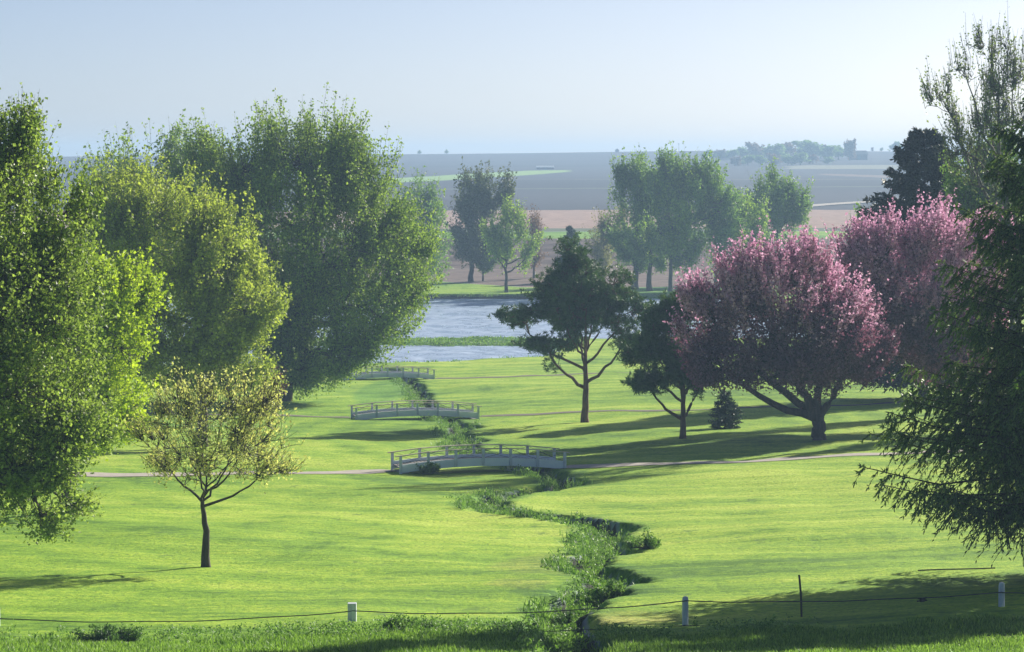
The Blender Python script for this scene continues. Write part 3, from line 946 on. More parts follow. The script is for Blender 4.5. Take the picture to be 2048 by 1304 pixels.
broadleaf('young_tree', 'small thin-leaved tree standing alone on the left lawn, dark forked trunk', 'tree', 412, 117,
          [(440, 860, 150, 75), (335, 845, 65, 55), (535, 880, 75, 55), (390, 785, 80, 45), (500, 800, 80, 50), (430, 930, 135, 26), (560, 940, 50, 20), (320, 925, 48, 24)],
          'young', 16, n=1250, per=8, leaf=0.105, spread=0.17, shoot=0.42, r0=0.19, gap=None, gscale=1.4, inner=0.35, bark='bark_dark', twig_r=0.011,
          trunk=[(0, 0, -.2), (0.0, 0, 1.4), (-0.12, 0, 2.7), (0.05, 0, 3.3)], fork=0.33, k1=9, k2=7, aspect=0.65, py0=1134, upw=0.7)
broadleaf('plum_tree', 'little reddish tree under the tallest crown, behind the small lawn tree', 'tree', 532, 236,
          [(535, 775, 26, 34), (528, 740, 12, 18)], 'plum', 17, n=140, per=18, leaf=0.16, spread=0.2, shoot=0.4, r0=0.09, gap=None, bark='bark_plum')
broadleaf('leafy_tree', 'paler green tree seen just right of the tallest dark crown, beyond the pond', 'tree', 835, 545,
          [(845, 440, 38, 75), (810, 480, 45, 90), (870, 480, 22, 60), (850, 530, 40, 40)],
          'mid', 18, n=900, per=22, leaf=0.42, spread=0.8, shoot=1.8, r0=0.4, gap=-0.35, gscale=4, upw=1.6)

# across the pond
FG = 'trees on the far side of the pond'
def far_tree(name, label, px0, py0, lobes, mat, seed, n=700, per=24, leaf=0.40, bark='bark_grey', spread=0.5, shoot=1.7, gap=-0.12, r0=0.42, upw=1.4, **kw):
    return broadleaf(name, label, 'tree', px0, None, lobes, mat, seed, n=n, per=per, leaf=leaf, spread=spread, shoot=shoot, r0=r0, gap=gap, gscale=4.0,
                     upw=upw, group=FG, py0=py0, bark=bark, inner=0.4, **kw)
far_tree('dark_tree', 'dark grey-green tree beyond the pond, left of the light green one', 942, 563,
         [(950, 410, 50, 45), (920, 400, 28, 45), (990, 395, 40, 42), (950, 470, 48, 60), (1010, 410, 22, 35), (930, 500, 30, 40)], 'grey_leaf', 21, n=1100, r0=0.5, bark='bark_dark')
far_tree('small_tree', 'small pale tree between the dark one and the light green one beyond the pond', 966, 562,
         [(965, 520, 16, 25), (958, 495, 14, 22)], 'mid', 22, n=180, r0=0.22)
far_tree('light_green_tree', 'light green open-crowned tree with straight trunk near the pond edge', 1013, 585,
         [(1015, 470, 50, 40), (1000, 510, 38, 35), (1050, 500, 30, 40), (1020, 445, 28, 25), (980, 480, 22, 30)], 'bright', 23, n=520, per=17, r0=0.34, gap=-0.15, bark='bark_dark')
far_tree('budding_tree', 'reddish half-bare tree behind the light green one', 1068, 556,
         [(1060, 460, 24, 32), (1070, 500, 18, 32)], 'bud_red', 24, n=260, per=12, leaf=0.3, r0=0.25)
far_tree('budding_tree', 'pale yellowish half-bare tree between the small conifer and the tallest far tree', 1205, 572,
         [(1200, 490, 38, 50), (1225, 455, 28, 35), (1185, 520, 30, 30)], 'pale', 25, n=520, per=14, leaf=0.34, r0=0.3)
far_tree('ash_tree', 'tallest tree beyond the pond with a forked dark trunk and ragged left edge', 1270, 578,
         [(1270, 400, 48, 70), (1240, 370, 20, 40), (1300, 360, 40, 40), (1260, 470, 42, 60), (1290, 500, 40, 40), (1235, 430, 20, 50)], 'mid', 26, n=1300, r0=0.6, bark='bark_dark', upw=1.5)
far_tree('leafy_tree', 'grey-green tree rising behind the forked one and the two rounder ones', 1300, 582,
         [(1370, 400, 60, 75), (1330, 360, 35, 40), (1410, 370, 45, 45), (1440, 430, 45, 55), (1310, 480, 45, 60)], 'mid', 27, n=1500, r0=0.5, fork=0.3)
far_tree('round_tree', 'broad soft green tree in front of the far group, bare lower trunk', 1341, 583,
         [(1350, 430, 50, 60), (1330, 500, 48, 50), (1375, 480, 38, 60), (1355, 395, 28, 30)], 'bright', 28, n=950, r0=0.42)
far_tree('yellow_green_tree', 'yellow-green round tree at the right of the far group', 1432, 580,
         [(1470, 455, 52, 45), (1440, 490, 42, 50), (1490, 490, 32, 40), (1450, 530, 40, 35)], 'bright', 29, n=900, r0=0.4)
far_tree('leafy_tree', 'dark green rounded tree standing apart at the far right of the pond trees', 1555, 566,
         [(1550, 415, 55, 55), (1525, 400, 35, 40), (1585, 430, 32, 50), (1530, 465, 48, 55), (1590, 475, 30, 45), (1560, 500, 50, 45)], 'mid', 30, n=1300, r0=0.5)

# crabapples
CR = 'pink flowering crabapples'
broadleaf('crabapple_tree', 'pink flowering tree with dark three-stemmed trunk, the nearer of the two pink ones', 'tree', 1638, 188,
          [(1425, 650, 62, 85), (1540, 610, 115, 105), (1640, 670, 115, 100), (1480, 585, 75, 50), (1605, 535, 62, 48), (1450, 730, 80, 50), (1700, 670, 75, 85), (1600, 730, 130, 40), (1720, 720, 60, 50), (1400, 610, 42, 35), (1560, 540, 60, 45), (1665, 595, 60, 55), (1385, 690, 35, 60)],
          'crab_leaf', 41, n=3600, per=24, leaf=0.17, spread=0.28, shoot=0.75, r0=0.46, gap=-0.6, gscale=2.2, inner=0.45, bark='bark_plum',
          trunk=[(0, 0, -.2), (0.0, 0, 1.0), (-0.1, 0, 2.0)], fork=0.12, k1=6, k2=9, upw=1.0, py0=880, taper=0.12, second=('blossom', 'blossom', 0.95, 0.58), aspect=0.8)
broadleaf('crabapple_tree', 'pink flowering tree behind the other pink one, half covered by the big spruce', 'tree', 1935, 205,
          [(1785, 505, 80, 60), (1735, 520, 48, 52), (1700, 560, 55, 60), (1715, 480, 40, 35), (1880, 495, 90, 60), (1840, 600, 130, 110), (1960, 520, 70, 75), (1745, 560, 60, 75), (1900, 680, 110, 80), (1770, 650, 85, 90), (1740, 700, 60, 60)],
          'crab_leaf', 42, n=3600, per=24, leaf=0.18, spread=0.3, shoot=0.8, r0=0.36, gap=-0.6, gscale=2.2, inner=0.45, bark='bark_plum',
          fork=0.15, k1=9, k2=8, upw=1.0, second=('blossom', 'blossom', 0.95, 0.52), aspect=0.8)

# poplar and friends at the right
broadleaf('poplar_tree', 'tall sparse tree with long rising limbs at the top right against the sky', 'tree', 2030, 200,
          [(1925, 130, 32, 85), (1975, 130, 45, 70), (1870, 190, 40, 60), (1905, 260, 55, 70), (2020, 160, 50, 110), (1960, 260, 60, 80), (2060, 260, 60, 110), (2000, 380, 70, 70), (1930, 350, 45, 60), (2110, 180, 60, 130)],
          'poplar', 51, n=1300, per=9, leaf=0.16, spread=0.22, shoot=0.9, r0=0.5, gap=-0.35, gscale=2.2, inner=0.2, bark='bark_grey', twig_r=0.02,
          trunk=[(0, 0, -.3), (0.1, 0, 8), (-0.6, 0, 15), (-1.2, 0, 20)], fork=0.45, k1=12, k2=6, upw=1.8, depth=0.8, aspect=0.65)
broadleaf('leafy_tree', 'fresh green tree between the dark conical one and the right frame edge', 'tree', 1975, 225,
          [(1950, 390, 55, 60), (1990, 350, 45, 50), (1980, 450, 70, 60), (1930, 430, 35, 40), (2000, 560, 80, 90)],
          'mid', 52, n=1500, per=22, leaf=0.24, spread=0.4, shoot=1.0, r0=0.35, gap=-0.3, gscale=3, upw=1.3)
broadleaf('sapling', 'thin light twigs poking up left of the dark conical tree, behind the pink crowns', 'tree', 1728, 330,
          [(1728, 450, 28, 22), (1715, 480, 25, 30), (1740, 520, 30, 50)], 'mid', 53, n=160, per=10, leaf=0.3, spread=0.2, shoot=0.9, r0=0.12, gap=None, upw=2.0)

# ------------------------------------------------------------------ pines with needle tufts
def pine(name, label, px0, py0, lobes, seed, n, r0, trunk, fork, tuft=0.34, per=22, mat='needle', k1=9, group=None):
    rng = np.random.default_rng(seed)
    x, y = p2g(px0, py0); d = y
    z0 = gz(x, y)
    L_ = lobes_px(lobes, px0, d, z0, 1.0)
    C_ = crown_points(rng, L_, n, 0.15, -0.12, 1.7, bough=0.20, fill=0.45)
    H = C_[:, 2].max()
    m, _ = skeleton(rng, C_, H, trunk, r0, fork, k1, 7, 0.022)
    root = empty(name, (x, y, z0), label, 'tree', group)
    m.build('trunk', M['bark_pine'], root, smooth=True)
    k = len(C_)
    c3 = C_[:, None] + rng.normal(0, 0.24, (k, 4, 3)) * np.array([1.3, 1.3, 0.6])
    c3 = c3.reshape(-1, 3)
    dd = norm(rng.normal(size=(len(c3), per, 3)) + np.array([0, 0, 0.55]))
    ln = tuft * rng.uniform(0.6, 1.2, (len(c3), per))
    P = (c3[:, None] + dd * (ln * .5)[..., None]).reshape(-1, 3)
    ax = dd.reshape(-1, 3)
    sd = norm(np.cross(ax, rng.normal(size=ax.shape)))
    V, Q = rhombi(P, ax, sd, ln.ravel(), np.full(len(P), 0.055), 0)
    link('crown', make_mesh('needles', V, Q, face_attr=np.repeat(rng.uniform(0, 1, len(c3)), per)), M[mat], root)
    return root
PG = 'pines on the lawn right of the creek'
pine('pine_tree', 'dark pine with straight bare trunk and layered open crown in front of the pond', 1170, 845,
     [(1150, 560, 80, 45), (1200, 555, 70, 45), (1155, 520, 45, 28), (1052, 628, 52, 26), (1105, 605, 66, 32), (1130, 585, 85, 45), (1205, 640, 75, 40), (1160, 640, 90, 22), (1065, 688, 48, 14), (1130, 690, 60, 12), (1248, 615, 46, 52), (1245, 675, 52, 34), (1110, 735, 26, 12), (1255, 575, 28, 30), (1100, 565, 32, 22), (1190, 600, 80, 20)],
     61, 1500, 0.30, [(0, 0, -.2), (0.0, 0, 1.6), (0.0, 0, 3.4), (0.1, 0, 7.5)], 2.9, k1=11)
pine('pine_tree', 'shorter pine with low spreading orange limbs, left of the pink crown', 1366, 877,
     [(1330, 640, 45, 38), (1300, 700, 48, 35), (1285, 765, 42, 16), (1345, 740, 60, 32), (1350, 690, 50, 40), (1370, 610, 35, 30), (1400, 700, 45, 60), (1400, 770, 32, 20)],
     62, 1150, 0.23, [(0, 0, -.2), (0.0, 0, 1.0), (0.02, 0, 1.9), (0.1, 0, 5.5)], 1.5, k1=12)

# ------------------------------------------------------------------ spruces
def spruce(name, label, x, y, H, Rb, seed, mat, low=0.06, whorl=0.45, boughs=7, sec=20, nl=8, leafL=0.20, leafW=0.045, droop=0.25, hang=0.55, r0=0.25, prof=0.85, cat='tree', group=None, bough_sag=0.18):
    rng = np.random.default_rng(seed)
    z0 = gz(x, y)
    root = empty(name, (x, y, z0), label, cat, group)
    m = MB()
    P = np.array([[[0, 0, -.3], [0, 0, H * .3], [0, 0, H * .7], [0, 0, H]]])
    V, Q = tubes(P, np.array([[r0 * 1.2, r0 * .8, r0 * .35, 0.01]]), 8); m.add(V, Q)
    zs = np.arange(H * low, H * 0.985, whorl)
    S, A, L = [], [], []
    for z in zs:
        t = (z - H * low) / (H * (1 - low))
        nb = max(4, int(boughs * (1 - 0.35 * t)))
        for k in range(nb):
            a = rng.uniform(0, 2 * np.pi)
            l = Rb * (1 - t) ** prof * rng.uniform(0.72, 1.12) + 0.12
            l *= min(1.0, 0.74 + 0.26 * z / (H * 0.26))
            S.append(z + rng.uniform(-.8, .8) * whorl); A.append(a); L.append(l)
    S, A, L = map(np.array, (S, A, L))
    nB = len(S)
    dirh = np.stack([np.cos(A), np.sin(A), np.zeros(nB)], 1)
    tt = np.linspace(0, 1, 7)
    rise = rng.uniform(0.0, 0.12, nB) + 0.30 * (S / H) ** 1.5
    zoff = L[:, None] * (rise[:, None] * tt[None] - bough_sag * np.sin(tt * np.pi * 0.9)[None] * 1.0 + 0.02 * tt[None] ** 2) - droop * L[:, None] * 0.3 * tt[None] * (1 - (S / H)[:, None])
    BP = dirh[:, None] * (L[:, None] * tt[None])[..., None] + np.stack([np.zeros((nB, 7)), np.zeros((nB, 7)), S[:, None] + zoff], -1)
    BP[:, 1:] += np.cumsum(rng.normal(0, 0.014, BP[:, 1:].shape), axis=1) * L[:, None, None]
    BP[:, 4:, 2] -= droop * L[:, None] * np.array([0.01, 0.035, 0.08])[None]
    BR = np.clip(L, 0.5, 8)[:, None] * 0.007 * np.linspace(1, .25, 7)[None]
    V, Q = tubes(BP, BR, 4); m.add(V, Q)
    # secondary twigs
    ns = sec
    u = rng.uniform(0.12, 1.0, (nB, ns)) ** 0.75
    keep = rng.uniform(size=(nB, ns)) < np.clip(L / Rb * 1.2, 0.25, 1)[:, None]
    bi, si = np.nonzero(keep)
    uu = u[bi, si]
    f = uu * 6; i0 = np.minimum(f.astype(int), 5); fr = (f - i0)[:, None]
    base = BP[bi, i0] * (1 - fr) + BP[bi, i0 + 1] * fr
    side = np.stack([-np.sin(A[bi]), np.cos(A[bi]), np.zeros(len(bi))], 1) * np.where(rng.uniform(size=len(bi)) < .5, 1, -1)[:, None]
    sl = (0.24 + 0.26 * L[bi] * (1.15 - uu)) * (1.0 if Rb < 8.3 else 1.05) * rng.uniform(0.6, 1.25, len(bi))
    sdir = norm(side * 0.75 + dirh[bi] * 0.65 + np.stack([np.zeros(len(bi))] * 2 + [-hang * rng.uniform(0.4, 1.5, len(bi))], 1) + rng.normal(0, .15, side.shape))
    end = base + sdir * sl[:, None] + np.array([0, 0, -1.0]) * (hang * 0.35 * sl)[:, None]
    mid = base + sdir * sl[:, None] * .55
    TP = bez(base, mid, end, 4)
    V, Q = tubes(TP, np.full(TP.shape[:2], 0.009), 3); m.add(V, Q)
    m.build('trunk', M['bark_dark'], root, smooth=True)
    # needle sprays
    t = rng.uniform(0.0, 1.05, (len(bi), nl))
    q = (1 - t)[..., None] ** 2 * base[:, None] + (2 * t * (1 - t))[..., None] * mid[:, None] + (t ** 2)[..., None] * end[:, None]
    ax = norm(np.repeat((end - base)[:, None], nl, 1) / sl[:, None, None] + rng.normal(0, 0.55, (len(bi), nl, 3)) + np.array([0, 0, -hang * .5]))
    sd = norm(np.cross(ax, rng.normal(size=ax.shape)))
    ll = leafL * rng.uniform(.6, 1.3, ax.shape[:2])
    V, Q = rhombi((q + ax * ll[..., None] * .4).reshape(-1, 3), ax.reshape(-1, 3), sd.reshape(-1, 3), ll.ravel(), np.full(ll.size, leafW), 0)
    tn = np.clip(np.repeat(rng.uniform(0, 1, len(bi)), nl) + rng.normal(0, .1, ll.size), 0, 1)
    # needles along the boughs themselves
    nm_ = int(nl * 6)
    u = rng.uniform(0.25, 1.03, (nB, nm_)); f = np.clip(u, 0, 1) * 6; i0 = np.minimum(f.astype(int), 5); fr = (f - i0)[..., None]
    ii = np.arange(nB)[:, None]
    pb = BP[ii, i0] * (1 - fr) + BP[ii, i0 + 1] * fr
    fw = norm(BP[:, -1] - BP[:, -2])[:, None]
    ax = norm(fw * 0.6 + rng.normal(0, 0.8, pb.shape) + np.array([0, 0, -hang * .1]))
    sd = norm(np.cross(ax, rng.normal(size=ax.shape)))
    lb = leafL * rng.uniform(.7, 1.5, (nB, nm_))
    V2, Q2 = rhombi((pb + ax * lb[..., None] * .4).reshape(-1, 3), ax.reshape(-1, 3), sd.reshape(-1, 3), lb.ravel(), np.full(lb.size, leafW * 1.1), 0)
    V, Q = np.concatenate([V, V2]), np.concatenate([Q, Q2 + len(V)])
    tn = np.concatenate([tn, rng.uniform(0.2, 1, len(Q2))])
    link('crown', make_mesh('needles', V, Q, face_attr=tn), M[mat], root)
    return root

x, y = at(2215, 100)
spruce('spruce_tree', 'huge near spruce filling the right frame edge with drooping dark boughs', x, y, 22.0, 8.4, 71, 'spruce', low=0.185, whorl=0.36, boughs=13, sec=50, nl=20,
       leafL=0.19, leafW=0.05, droop=0.6, hang=0.65, r0=0.45, prof=0.95)
x, y = at(1848, 245)
spruce('spruce_tree', 'dark conical tree standing against the sky behind the pink crowns', x, y, zpix(256, 245) - gz(x, y), 9.4, 72, 'spruce_dark', low=0.08, whorl=0.36, boughs=13, sec=24, nl=13,
       leafL=0.36, leafW=0.13, droop=0.0, hang=0.15, r0=0.4, prof=0.70, bough_sag=0.08)
x, y = p2g(1450, 857)
spruce('small_spruce', 'tiny dark spruce on the lawn between the shorter pine and the pink tree trunk', x, y, 2.75, 1.28, 73, 'spruce_blue', low=0.06, whorl=0.16, boughs=9, sec=10, nl=7,
       leafL=0.16, leafW=0.05, droop=0.0, hang=0.1, r0=0.06, prof=0.8, bough_sag=0.05)
x, y = at(1142, 560)
spruce('conifer_tree', 'blue-green pointed conifer beyond the pond, behind the layered pine', x, y, zpix(452, 560) - gz(x, y), 3.6, 74, 'spruce_blue', low=0.04, whorl=0.5, boughs=9, sec=12, nl=8,
       leafL=0.5, leafW=0.18, droop=0.0, hang=0.1, r0=0.25, prof=0.8, bough_sag=0.05, group=FG)
x, y = at(2190, 205)
spruce('spruce_tree', 'spruce behind the huge near one, outside the right frame edge', x, y, 17.0, 5.0, 75, 'spruce', low=0.05, whorl=0.6, boughs=8, sec=16, nl=8,
       leafL=0.4, leafW=0.14, droop=0.2, hang=0.3, r0=0.3, prof=0.75)

broadleaf('leafy_tree', 'unseen leafy tree added outside the right frame edge to shade the foreground', 'tree', 2325, 90.5,
          [(2325, 700, 195, 250), (2340, 800, 190, 200), (2330, 560, 130, 150)], 'mid', 54, n=1300, per=22, leaf=0.2, spread=0.3, shoot=0.5, r0=0.25, gap=None)  # put in out of view so its shadow covers the foreground bank

# ------------------------------------------------------------------ creek side weeds and tall grass
def blades(P, H, rng, per, rad, width, lean=0.35):
    n = len(P)
    base = P[:, None] + np.concatenate([rng.normal(0, 1, (n, per, 2)) * rad, np.zeros((n, per, 1))], -1)
    h = H[:, None] * rng.uniform(0.5, 1.15, (n, per))
    d = np.concatenate([rng.normal(0, lean, (n, per, 2)), np.ones((n, per, 1))], -1)
    tip = base + norm(d) * h[..., None]
    a = rng.uniform(0, np.pi, (n, per))
    s = np.stack([np.cos(a), np.sin(a), 0 * a], -1) * width * 0.5
    mid = base * .45 + tip * .55 + (norm(d) * np.array([-0.25, -0.25, 0.1])) * h[..., None] * .4
    V = np.stack([base - s, base + s, mid + s * .8, tip, mid - s * .8], 2).reshape(-1, 3)
    m = n * per
    i = np.arange(m) * 5
    Q = np.stack([i, i + 1, i + 2, i + 4], 1)
    T = np.stack([i + 4, i + 2, i + 3], 1)
    tone = rng.uniform(0, 1, m)
    return V, Q, T, np.concatenate([tone, tone])

rng = np.random.default_rng(90)
# clumps along the creek
Pc = []
for s in range(0, len(CREEK)):
    c = CREEK[s]
    if c[1] > 346: continue
    dens = 10 if c[1] < 240 else 5
    k = 0.5 + 0.5 * math.sin(s * 0.17) * math.sin(s * 0.041 + 2)
    for _ in range(int(dens * (0.45 + k))):
        Pc.append((c[0] + rng.normal(-0.30, 0.32 if c[1] < 112 else 0.46), c[1] + rng.normal(-0.2, 0.7)))
Pc = np.array(Pc)
# keep clear of bridges
zc = ground_z(Pc[:, 0], Pc[:, 1])
Hc = rng.uniform(0.15, 0.45, len(Pc)) * (0.55 + 0.95 * sm(-0.8, 1.2, vnoise(np.c_[Pc, zc], 3.0, rng)))
Hc[(Pc[:, 1] > 165) & (Pc[:, 1] < 190)] *= 0.65
PP = np.c_[Pc, zc]
V, Q, T, tn = blades(PP, Hc, rng, 16, 0.20, 0.045, 0.45)
tag(link('creek_grass', make_mesh('creek_grass', V, Q, T, face_attr=tn), M['weed']), 'rank green grass lining the winding creek', 'grass', kind='stuff')
# broad leaved weeds
sel = rng.uniform(size=len(PP)) < 0.8
W = PP[sel] + np.c_[np.zeros((sel.sum(), 2)), Hc[sel] * .5]
V, Q = leafy(rng, W, norm(rng.normal(0, .4, W.shape) + np.array([0, 0, 1.0])), 22, 0.20, 0.30, 0.10, 0.55)
tag(link('creek_weeds', make_mesh('creek_weeds', V, Q, face_attr=rng.uniform(0, 1, len(Q))), M['weed']), 'broad-leaved weeds growing in the creek bed', 'weeds', kind='stuff')

# tall grass of the foreground bank
n = 26000
gx = rng.uniform(-19, 19, n); gy = rng.uniform(68, 90.5, n)
yb = 82.4 - 1.0 * sm(-3, -9, gx) + 1.5 * sm(3, 9, gx) + 0.9 * np.sin(gx * .35 + 1) + 0.5 * np.sin(gx * 1.1) - 0.8 * sm(8, 15, gx)
k = (gy < yb + rng.normal(0, .5, n)) & (rng.uniform(size=n) < 0.35 + 0.65 * sm(-1.2, 0.6, vnoise(np.c_[gx, gy, gx * 0], 3.5, rng)))
gx, gy = gx[k], gy[k]
P = np.c_[gx, gy, ground_z(gx, gy)]
Hh = (0.10 + 0.14 * sm(-1, 1.5, vnoise(P, 5, rng))) * rng.uniform(0.7, 1.2, len(P))
V, Q, T, tn = blades(P, Hh, rng, 9, 0.12, 0.028, 0.38)
tag(link('tall_grass', make_mesh('tall_grass', V, Q, T, face_attr=tn), M['tall_grass']), 'unmown tall grass covering the foreground bank', 'grass', kind='stuff')
# weeds by the fence
n = 900
wx = rng.uniform(-19, 9, n); wy = 83.2 - 1.0 * sm(-3, -9, wx) + rng.normal(0, 1.3, n)
k = (vnoise(np.c_[wx, wy, wx * 0], 5, rng) > 0.0) | ((wx > -4) & (wx < 2.5))
wx, wy = wx[k], wy[k]
P = np.c_[wx, wy, ground_z(wx, wy) + 0.03]
V, Q = leafy(rng, P, norm(rng.normal(0, .3, P.shape) + np.array([0, 0, 1.0])), 34, 0.17, 0.26, 0.075, 0.5)
tag(link('fence_weeds', make_mesh('fence_weeds', V, Q, face_attr=rng.uniform(0, 1, len(Q))), M['weed']), 'leafy weeds along the foot of the wire fence', 'weeds', kind='stuff')
# fringe on the pond banks
n = 5200
fx = rng.uniform(-50, 40, n); side = rng.integers(0, 4, n)
fy = np.where(side == 0, rng.uniform(378, 396, n), np.where(side == 1, rng.uniform(510.5, 513, n), np.where(side == 2, rng.uniform(377, 381, n), rng.uniform(340, 372, n))))
sd = np.minimum(near_pond_sd(fx, fy), far_pond_sd(fx, fy))
k = (sd > 0.5) & ((side != 3) | (sd < 4.0)) & ((side == 1) | (fx < 5))
fx, fy, side = fx[k], fy[k], side[k]
P = np.c_[fx, fy, ground_z(fx, fy)]
V, Q, T, tn = blades(P, np.where(side == 3, 0.28, np.where(side == 1, 0.22, 0.26)) * rng.uniform(.5, 1.4, len(P)), rng, 12, 0.4, 0.11, 0.4)
tag(link('bank_grass', make_mesh('bank_grass', V, Q, T, face_attr=tn), M['weed']), 'tufted grass on the pond banks and dam', 'grass', kind='stuff')

# shrubs, each its own thing
def shrub(label, px, py, w, hgt, mat, seed, n=140, leaf=0.07, group='bushes by the creek'):
    r = np.random.default_rng(seed)
    x, y = p2g(px, py)
    z = gz(x, y)
    L_ = [(0, 0, hgt * .5, w / 2, w / 2, hgt * .5), (w * .2, 0, hgt * .4, w / 3, w / 3, hgt * .4), (-w * .25, 0.1, hgt * .35, w / 3.2, w / 3, hgt * .35)]
    C_ = crown_points(r, L_, n, 0.4, None)
    C_[:, 2] = np.maximum(C_[:, 2], 0.05)
    root = empty('shrub', (x, y, z), label, 'shrub', group)
    st = bez(np.zeros((len(C_), 3)) + r.normal(0, w * .08, C_.shape) * np.array([1, 1, 0]), C_ * np.array([.4, .4, .7]), C_, 4)
    V, Q = tubes(st, np.full(st.shape[:2], 0.008), 3)
    MB().add(V, Q).build('stems', M['bark_grey'], root)
    V, Q = leafy(r, C_, norm(C_ - np.array([0, 0, -0.3 * hgt]) + r.normal(0, .2, C_.shape)), 30, 0.10, 0.14, leaf, 0.5)
    link('foliage', make_mesh('foliage', V, Q, face_attr=r.uniform(0, 1, len(Q))), M[mat], root)
shrub('round pale-topped bush in the creek bend, the largest near the dark cut', 1213, 1178, 1.35, 1.15, 'weed', 101, 240)
shrub('dark bush below the wire fence at the bottom edge, right of centre', 1118, 1300, 0.9, 0.8, 'bush_dark', 102, 120)
shrub('dark bush at the foot of the fence, left part of the foreground', 205, 1288, 2.0, 0.30, 'bush_dark', 103, 200)
shrub('dark bush at the left end of the creek meander', 942, 1003, 1.5, 0.7, 'bush_dark', 104, 170)
shrub('slim bush in the creek just beyond the fence', 1128, 1228, 0.7, 1.0, 'bush_dark', 105, 110)
shrub('grey-green bush beside the white square post', 815, 1262, 1.5, 0.30, 'weed', 106, 150)
shrub('low bush under the left end of the nearest bridge', 856, 948, 1.5, 0.75, 'bush_dark', 107, 150)
shrub('low bush under the right end of the nearest bridge', 1092, 946, 1.8, 0.8, 'bush_dark', 108, 170)
shrub('bushy weeds clump near the right bend of the creek', 1290, 1098, 1.3, 0.55, 'weed', 109, 140)

# ------------------------------------------------------------------ bird and the strip on the lawn
def bird(px, py, d=84.5):
    x, _ = at(px, d); z = zpix(py, d)
    root = empty('bird', (x, d, z), 'small dark bird with raised wings flying low over the shaded grass', 'bird')
    P = np.array([[[-.15, 0, -.01], [-.09, 0, 0.0], [-.02, 0, .005], [.05, 0, .01], [.085, 0, .02], [.115, 0, .025], [.135, 0, .02], [.165, 0, .015]]])
    V, Q = tubes(P, np.array([[.025, .018, .036, .038, .024, .028, .020, .002]]), 10)
    m = MB().add(V, Q)
    for s in (-1, 1):
        # tapered wing, raised in a V
        root_l, tip = np.array([[.05, 0, .03], [-.05, 0, .03]]), np.array([[-.02 + s * .22, s * .05, .10], [-.08 + s * .20, s * .05, .10]])
        mid = np.array([[.05 + s * .11, s * .03, .10], [-.06 + s * .11, s * .03, .085]])
        a = np.concatenate([root_l, mid, tip])
        m.add(np.concatenate([a, a + np.array([0, 0, .008])]), [[0, 1, 3, 2], [2, 3, 5, 4], [6, 8, 9, 7], [8, 10, 11, 9], [0, 2, 8, 6], [2, 4, 10, 8], [1, 7, 9, 3], [3, 9, 11, 5], [4, 5, 11, 10]])
    m.build('body', M['bird'], root, smooth=False)
bird(1850, 1202)
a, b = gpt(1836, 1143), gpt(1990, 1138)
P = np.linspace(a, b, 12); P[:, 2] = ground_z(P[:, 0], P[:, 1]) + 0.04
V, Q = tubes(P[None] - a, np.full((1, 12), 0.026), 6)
o = MB().add(V, Q).build('lawn_strip', M['cable'], None, loc=tuple(a))  # thin dark tube laid flat along the lawn
tag(o, 'long thin dark strip lying flat on the right lawn below the spruce boughs', 'pipe')

# ------------------------------------------------------------------ far ridge: trees and farm buildings
proto = []
for s in range(3):
    rng = np.random.default_rng(200 + s)
    L_ = [(0, 0, 9, 5.5, 5.5, 6), (2.5, 0, 7, 4, 4, 4), (-3, 1, 7.5, 4, 4, 4), (0.5, 0, 12.5 - s, 3.2, 3.2, 3)]
    C_ = crown_points(rng, L_, 260, 0.3, -0.3, 4)
    m, _ = skeleton(rng, C_, 15, [(0, 0, -.5), (0, 0, 4), (0.3, 0, 9)], 0.5, 3, 6, 4, 0.06)
    V, Q = leafy(rng, C_, norm(C_ - np.array([0, 0, 6.0])), 14, 0.8, np.full((len(C_), 1), 1.3), 1.1, 0.7)
    proto.append((m.mesh('far_trunk', True), make_mesh('far_crown', V, Q, face_attr=rng.uniform(0, 1, len(Q)))))
    proto[-1][0].materials.append(M['bark_grey'])
    proto[-1][1].materials.append(M['mid'] if s != 1 else M['bud_red'])
def ridge_tree(px, d, top, k, label, group, wide=1.0):
    x, y = at(px, d)
    z = float(land(x, y)) - 0.3
    hgt = max(zpix(top, d) - z, 4.0)
    root = empty('ridge_tree', (x, y, z), label, 'tree', group, rz=k * 1.3)
    sc = hgt / 15.5
    root.scale = (sc * wide, sc * wide, sc)
    link('trunk', proto[k % 3][0], None, root); link('crown', proto[k % 3][1], None, root)
row = 'hazy trees of the ridge-top grove'
rr = random.Random(5)
tops = [(1415, 300), (1438, 298), (1462, 297), (1485, 294), (1507, 284), (1528, 291), (1550, 288), (1572, 284), (1604, 276), (1622, 284), (1640, 289), (1658, 288), (1676, 291)]
ORD = ['first', 'second', 'third', 'fourth', 'fifth', 'sixth', 'seventh', 'eighth', 'ninth', 'tenth', 'eleventh', 'twelfth', 'last']
for i, (px, ty) in enumerate(tops):
    ridge_tree(px, 2230 + rr.uniform(-30, 60), ty, i, 'blue-hazed tree along the top of the ridge grove, ' + ORD[i] + ' from the left of thirteen', row, 1.9)
lower = [(1470, 312), (1495, 308), (1520, 310), (1545, 306), (1575, 309), (1600, 305), (1625, 308), (1655, 312)]
for i, (px, ty) in enumerate(lower):
    ridge_tree(px, 2030 + rr.uniform(-30, 40), ty, i + 1, 'paler hazy tree in the row below the ridge grove, ' + (ORD[i] if i < 7 else 'last') + ' from the left of eight', 'lower row of the hazy grove', 1.9)
ridge_tree(1698, 2200, 277, 1, 'bare round-headed tree standing right of the ridge-top grove', None, 1.0)
ridge_tree(1743, 2600, 294, 1, 'small hazy tree on the skyline, left one of the pair right of the grove', None)
ridge_tree(1762, 2600, 294, 2, 'small hazy tree on the skyline, right one of the pair right of the grove', None)
ridge_tree(1790, 2500, 283, 0, 'round hazy tree on the skyline beside the dark conical tree', None, 1.5)
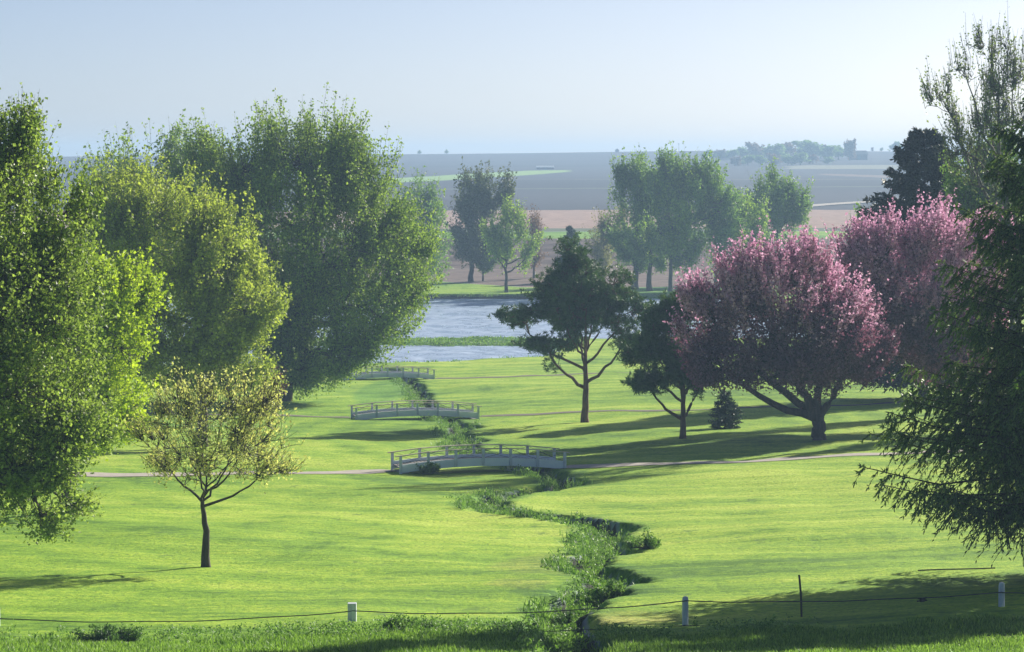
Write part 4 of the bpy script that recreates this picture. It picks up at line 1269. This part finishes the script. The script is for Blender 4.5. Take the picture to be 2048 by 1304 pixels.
ridge_tree(1806, 2500, 288, 2, 'hazy skyline tree partly behind the dark conical tree', None, 1.5)
ridge_tree(893, 2590, 299, 0, 'isolated dome-shaped tree on the left skyline, the bigger of two', None, 1.1)
ridge_tree(839, 2590, 306, 0, 'tiny isolated tree on the left skyline, the smaller of two', None, 1.2)

def barn(px, d, w, dep, hw, hr, wall, roof, label, name='barn', sink=0.0, rz=0.15):
    x, y = at(px, d)
    z = float(land(x, y)) - 0.3 - sink
    root = empty(name, (x, y, z), label, 'barn', rz=rz)
    m = MB(); m.box((0, 0, hw / 2), (w, dep, hw))
    m.add([(-w / 2, -dep / 2, hw), (-w / 2, dep / 2, hw), (-w / 2, 0, hw + hr), (w / 2, -dep / 2, hw), (w / 2, dep / 2, hw), (w / 2, 0, hw + hr)], T=[[0, 2, 1], [3, 4, 5]])
    m.build('wall', M[wall], root)
    m = MB()
    e = 0.5
    for s in (-1, 1):
        a = [(-w / 2 - e, s * (dep / 2 + e), hw - e * hr / (dep / 2) + .05), (w / 2 + e, s * (dep / 2 + e), hw - e * hr / (dep / 2) + .05), (w / 2 + e, 0, hw + hr + .05), (-w / 2 - e, 0, hw + hr + .05)]
        b = [(p[0], p[1], p[2] + 0.25) for p in a]
        m.add(a + b, [[0, 1, 2, 3], [4, 7, 6, 5], [0, 4, 5, 1], [1, 5, 6, 2], [3, 2, 6, 7], [0, 3, 7, 4]])
    m.build('roof', M[roof], root)
    m = MB(); m.box((0, -dep / 2 - 0.05, hw * .4), (w * .18, 0.1, hw * .8)); m.build('door', M['roof_dark'], root)
barn(1714, 2230, 13, 9, 4.6, 2.6, 'barn_red', 'roof_dark', 'dark gabled barn under the bare tree on the right of the ridge')
barn(1090, 1950, 11, 7, 1.6, 0.9, 'barn_red', 'roof', 'long low shed with pale roof standing in the ploughed field above the green strip', 'shed', rz=0.05)
x, y = at(1234, 2590)
z = float(land(x, y))
sr = empty('grain_silo', (x, y, z), 'single small grain silo on the skyline above the tallest far tree', 'silo')
hh = zpix(297, 2590) - z
V, Q = tubes(np.array([[[0, 0, -1], [0, 0, hh - 1.2]]]), np.array([[1.9, 1.9]]), 20); MB().add(V, Q).build('wall', M['galv'], sr, smooth=True)
V, Q = tubes(np.array([[[0, 0, hh - 1.25], [0, 0, hh - .2], [0, 0, hh]]]), np.array([[2.1, .5, .01]]), 20); MB().add(V, Q).build('roof', M['galv'], sr, smooth=True)
for i, px in enumerate((1331, 1357)):
    x, y = at(px, 2550)
    z = float(land(x, y)) - 1
    r_ = empty('utility_pole', (x, y, z), 'thin utility pole on the skyline, ' + ('left' if i == 0 else 'right') + ' one of the two', 'pole', 'utility poles on the skyline')
    MB().box((0, 0, 4.5), (0.3, 0.3, 9)).build('pole', M['bark_dark'], r_)
    MB().box((0, -.2, 8.3), (2.2, 0.15, 0.2)).build('crossarm', M['bark_dark'], r_)

# ------------------------------------------------------------------ haze
HZ = 0.00031
hm, t, out = nt('haze')
vol = N(t, 'ShaderNodeVolumePrincipled')
vol.inputs['Color'].default_value = (0.47, 0.70, 1.0, 1)
vol.inputs['Density'].default_value = HZ
vol.inputs['Anisotropy'].default_value = 0.2
t.links.new(vol.outputs[0], out.inputs['Volume'])
mb = MB(); mb.box((100, 2470, 0), (2650, 5120, 0)); mb.V[0][:4, 2] = -1.0; mb.V[0][4:, 2] = 60.0
mb.V[0][:4, 2] = -5.0
hz = mb.build('haze', hm, None)
tag(hz, kind='stuff')
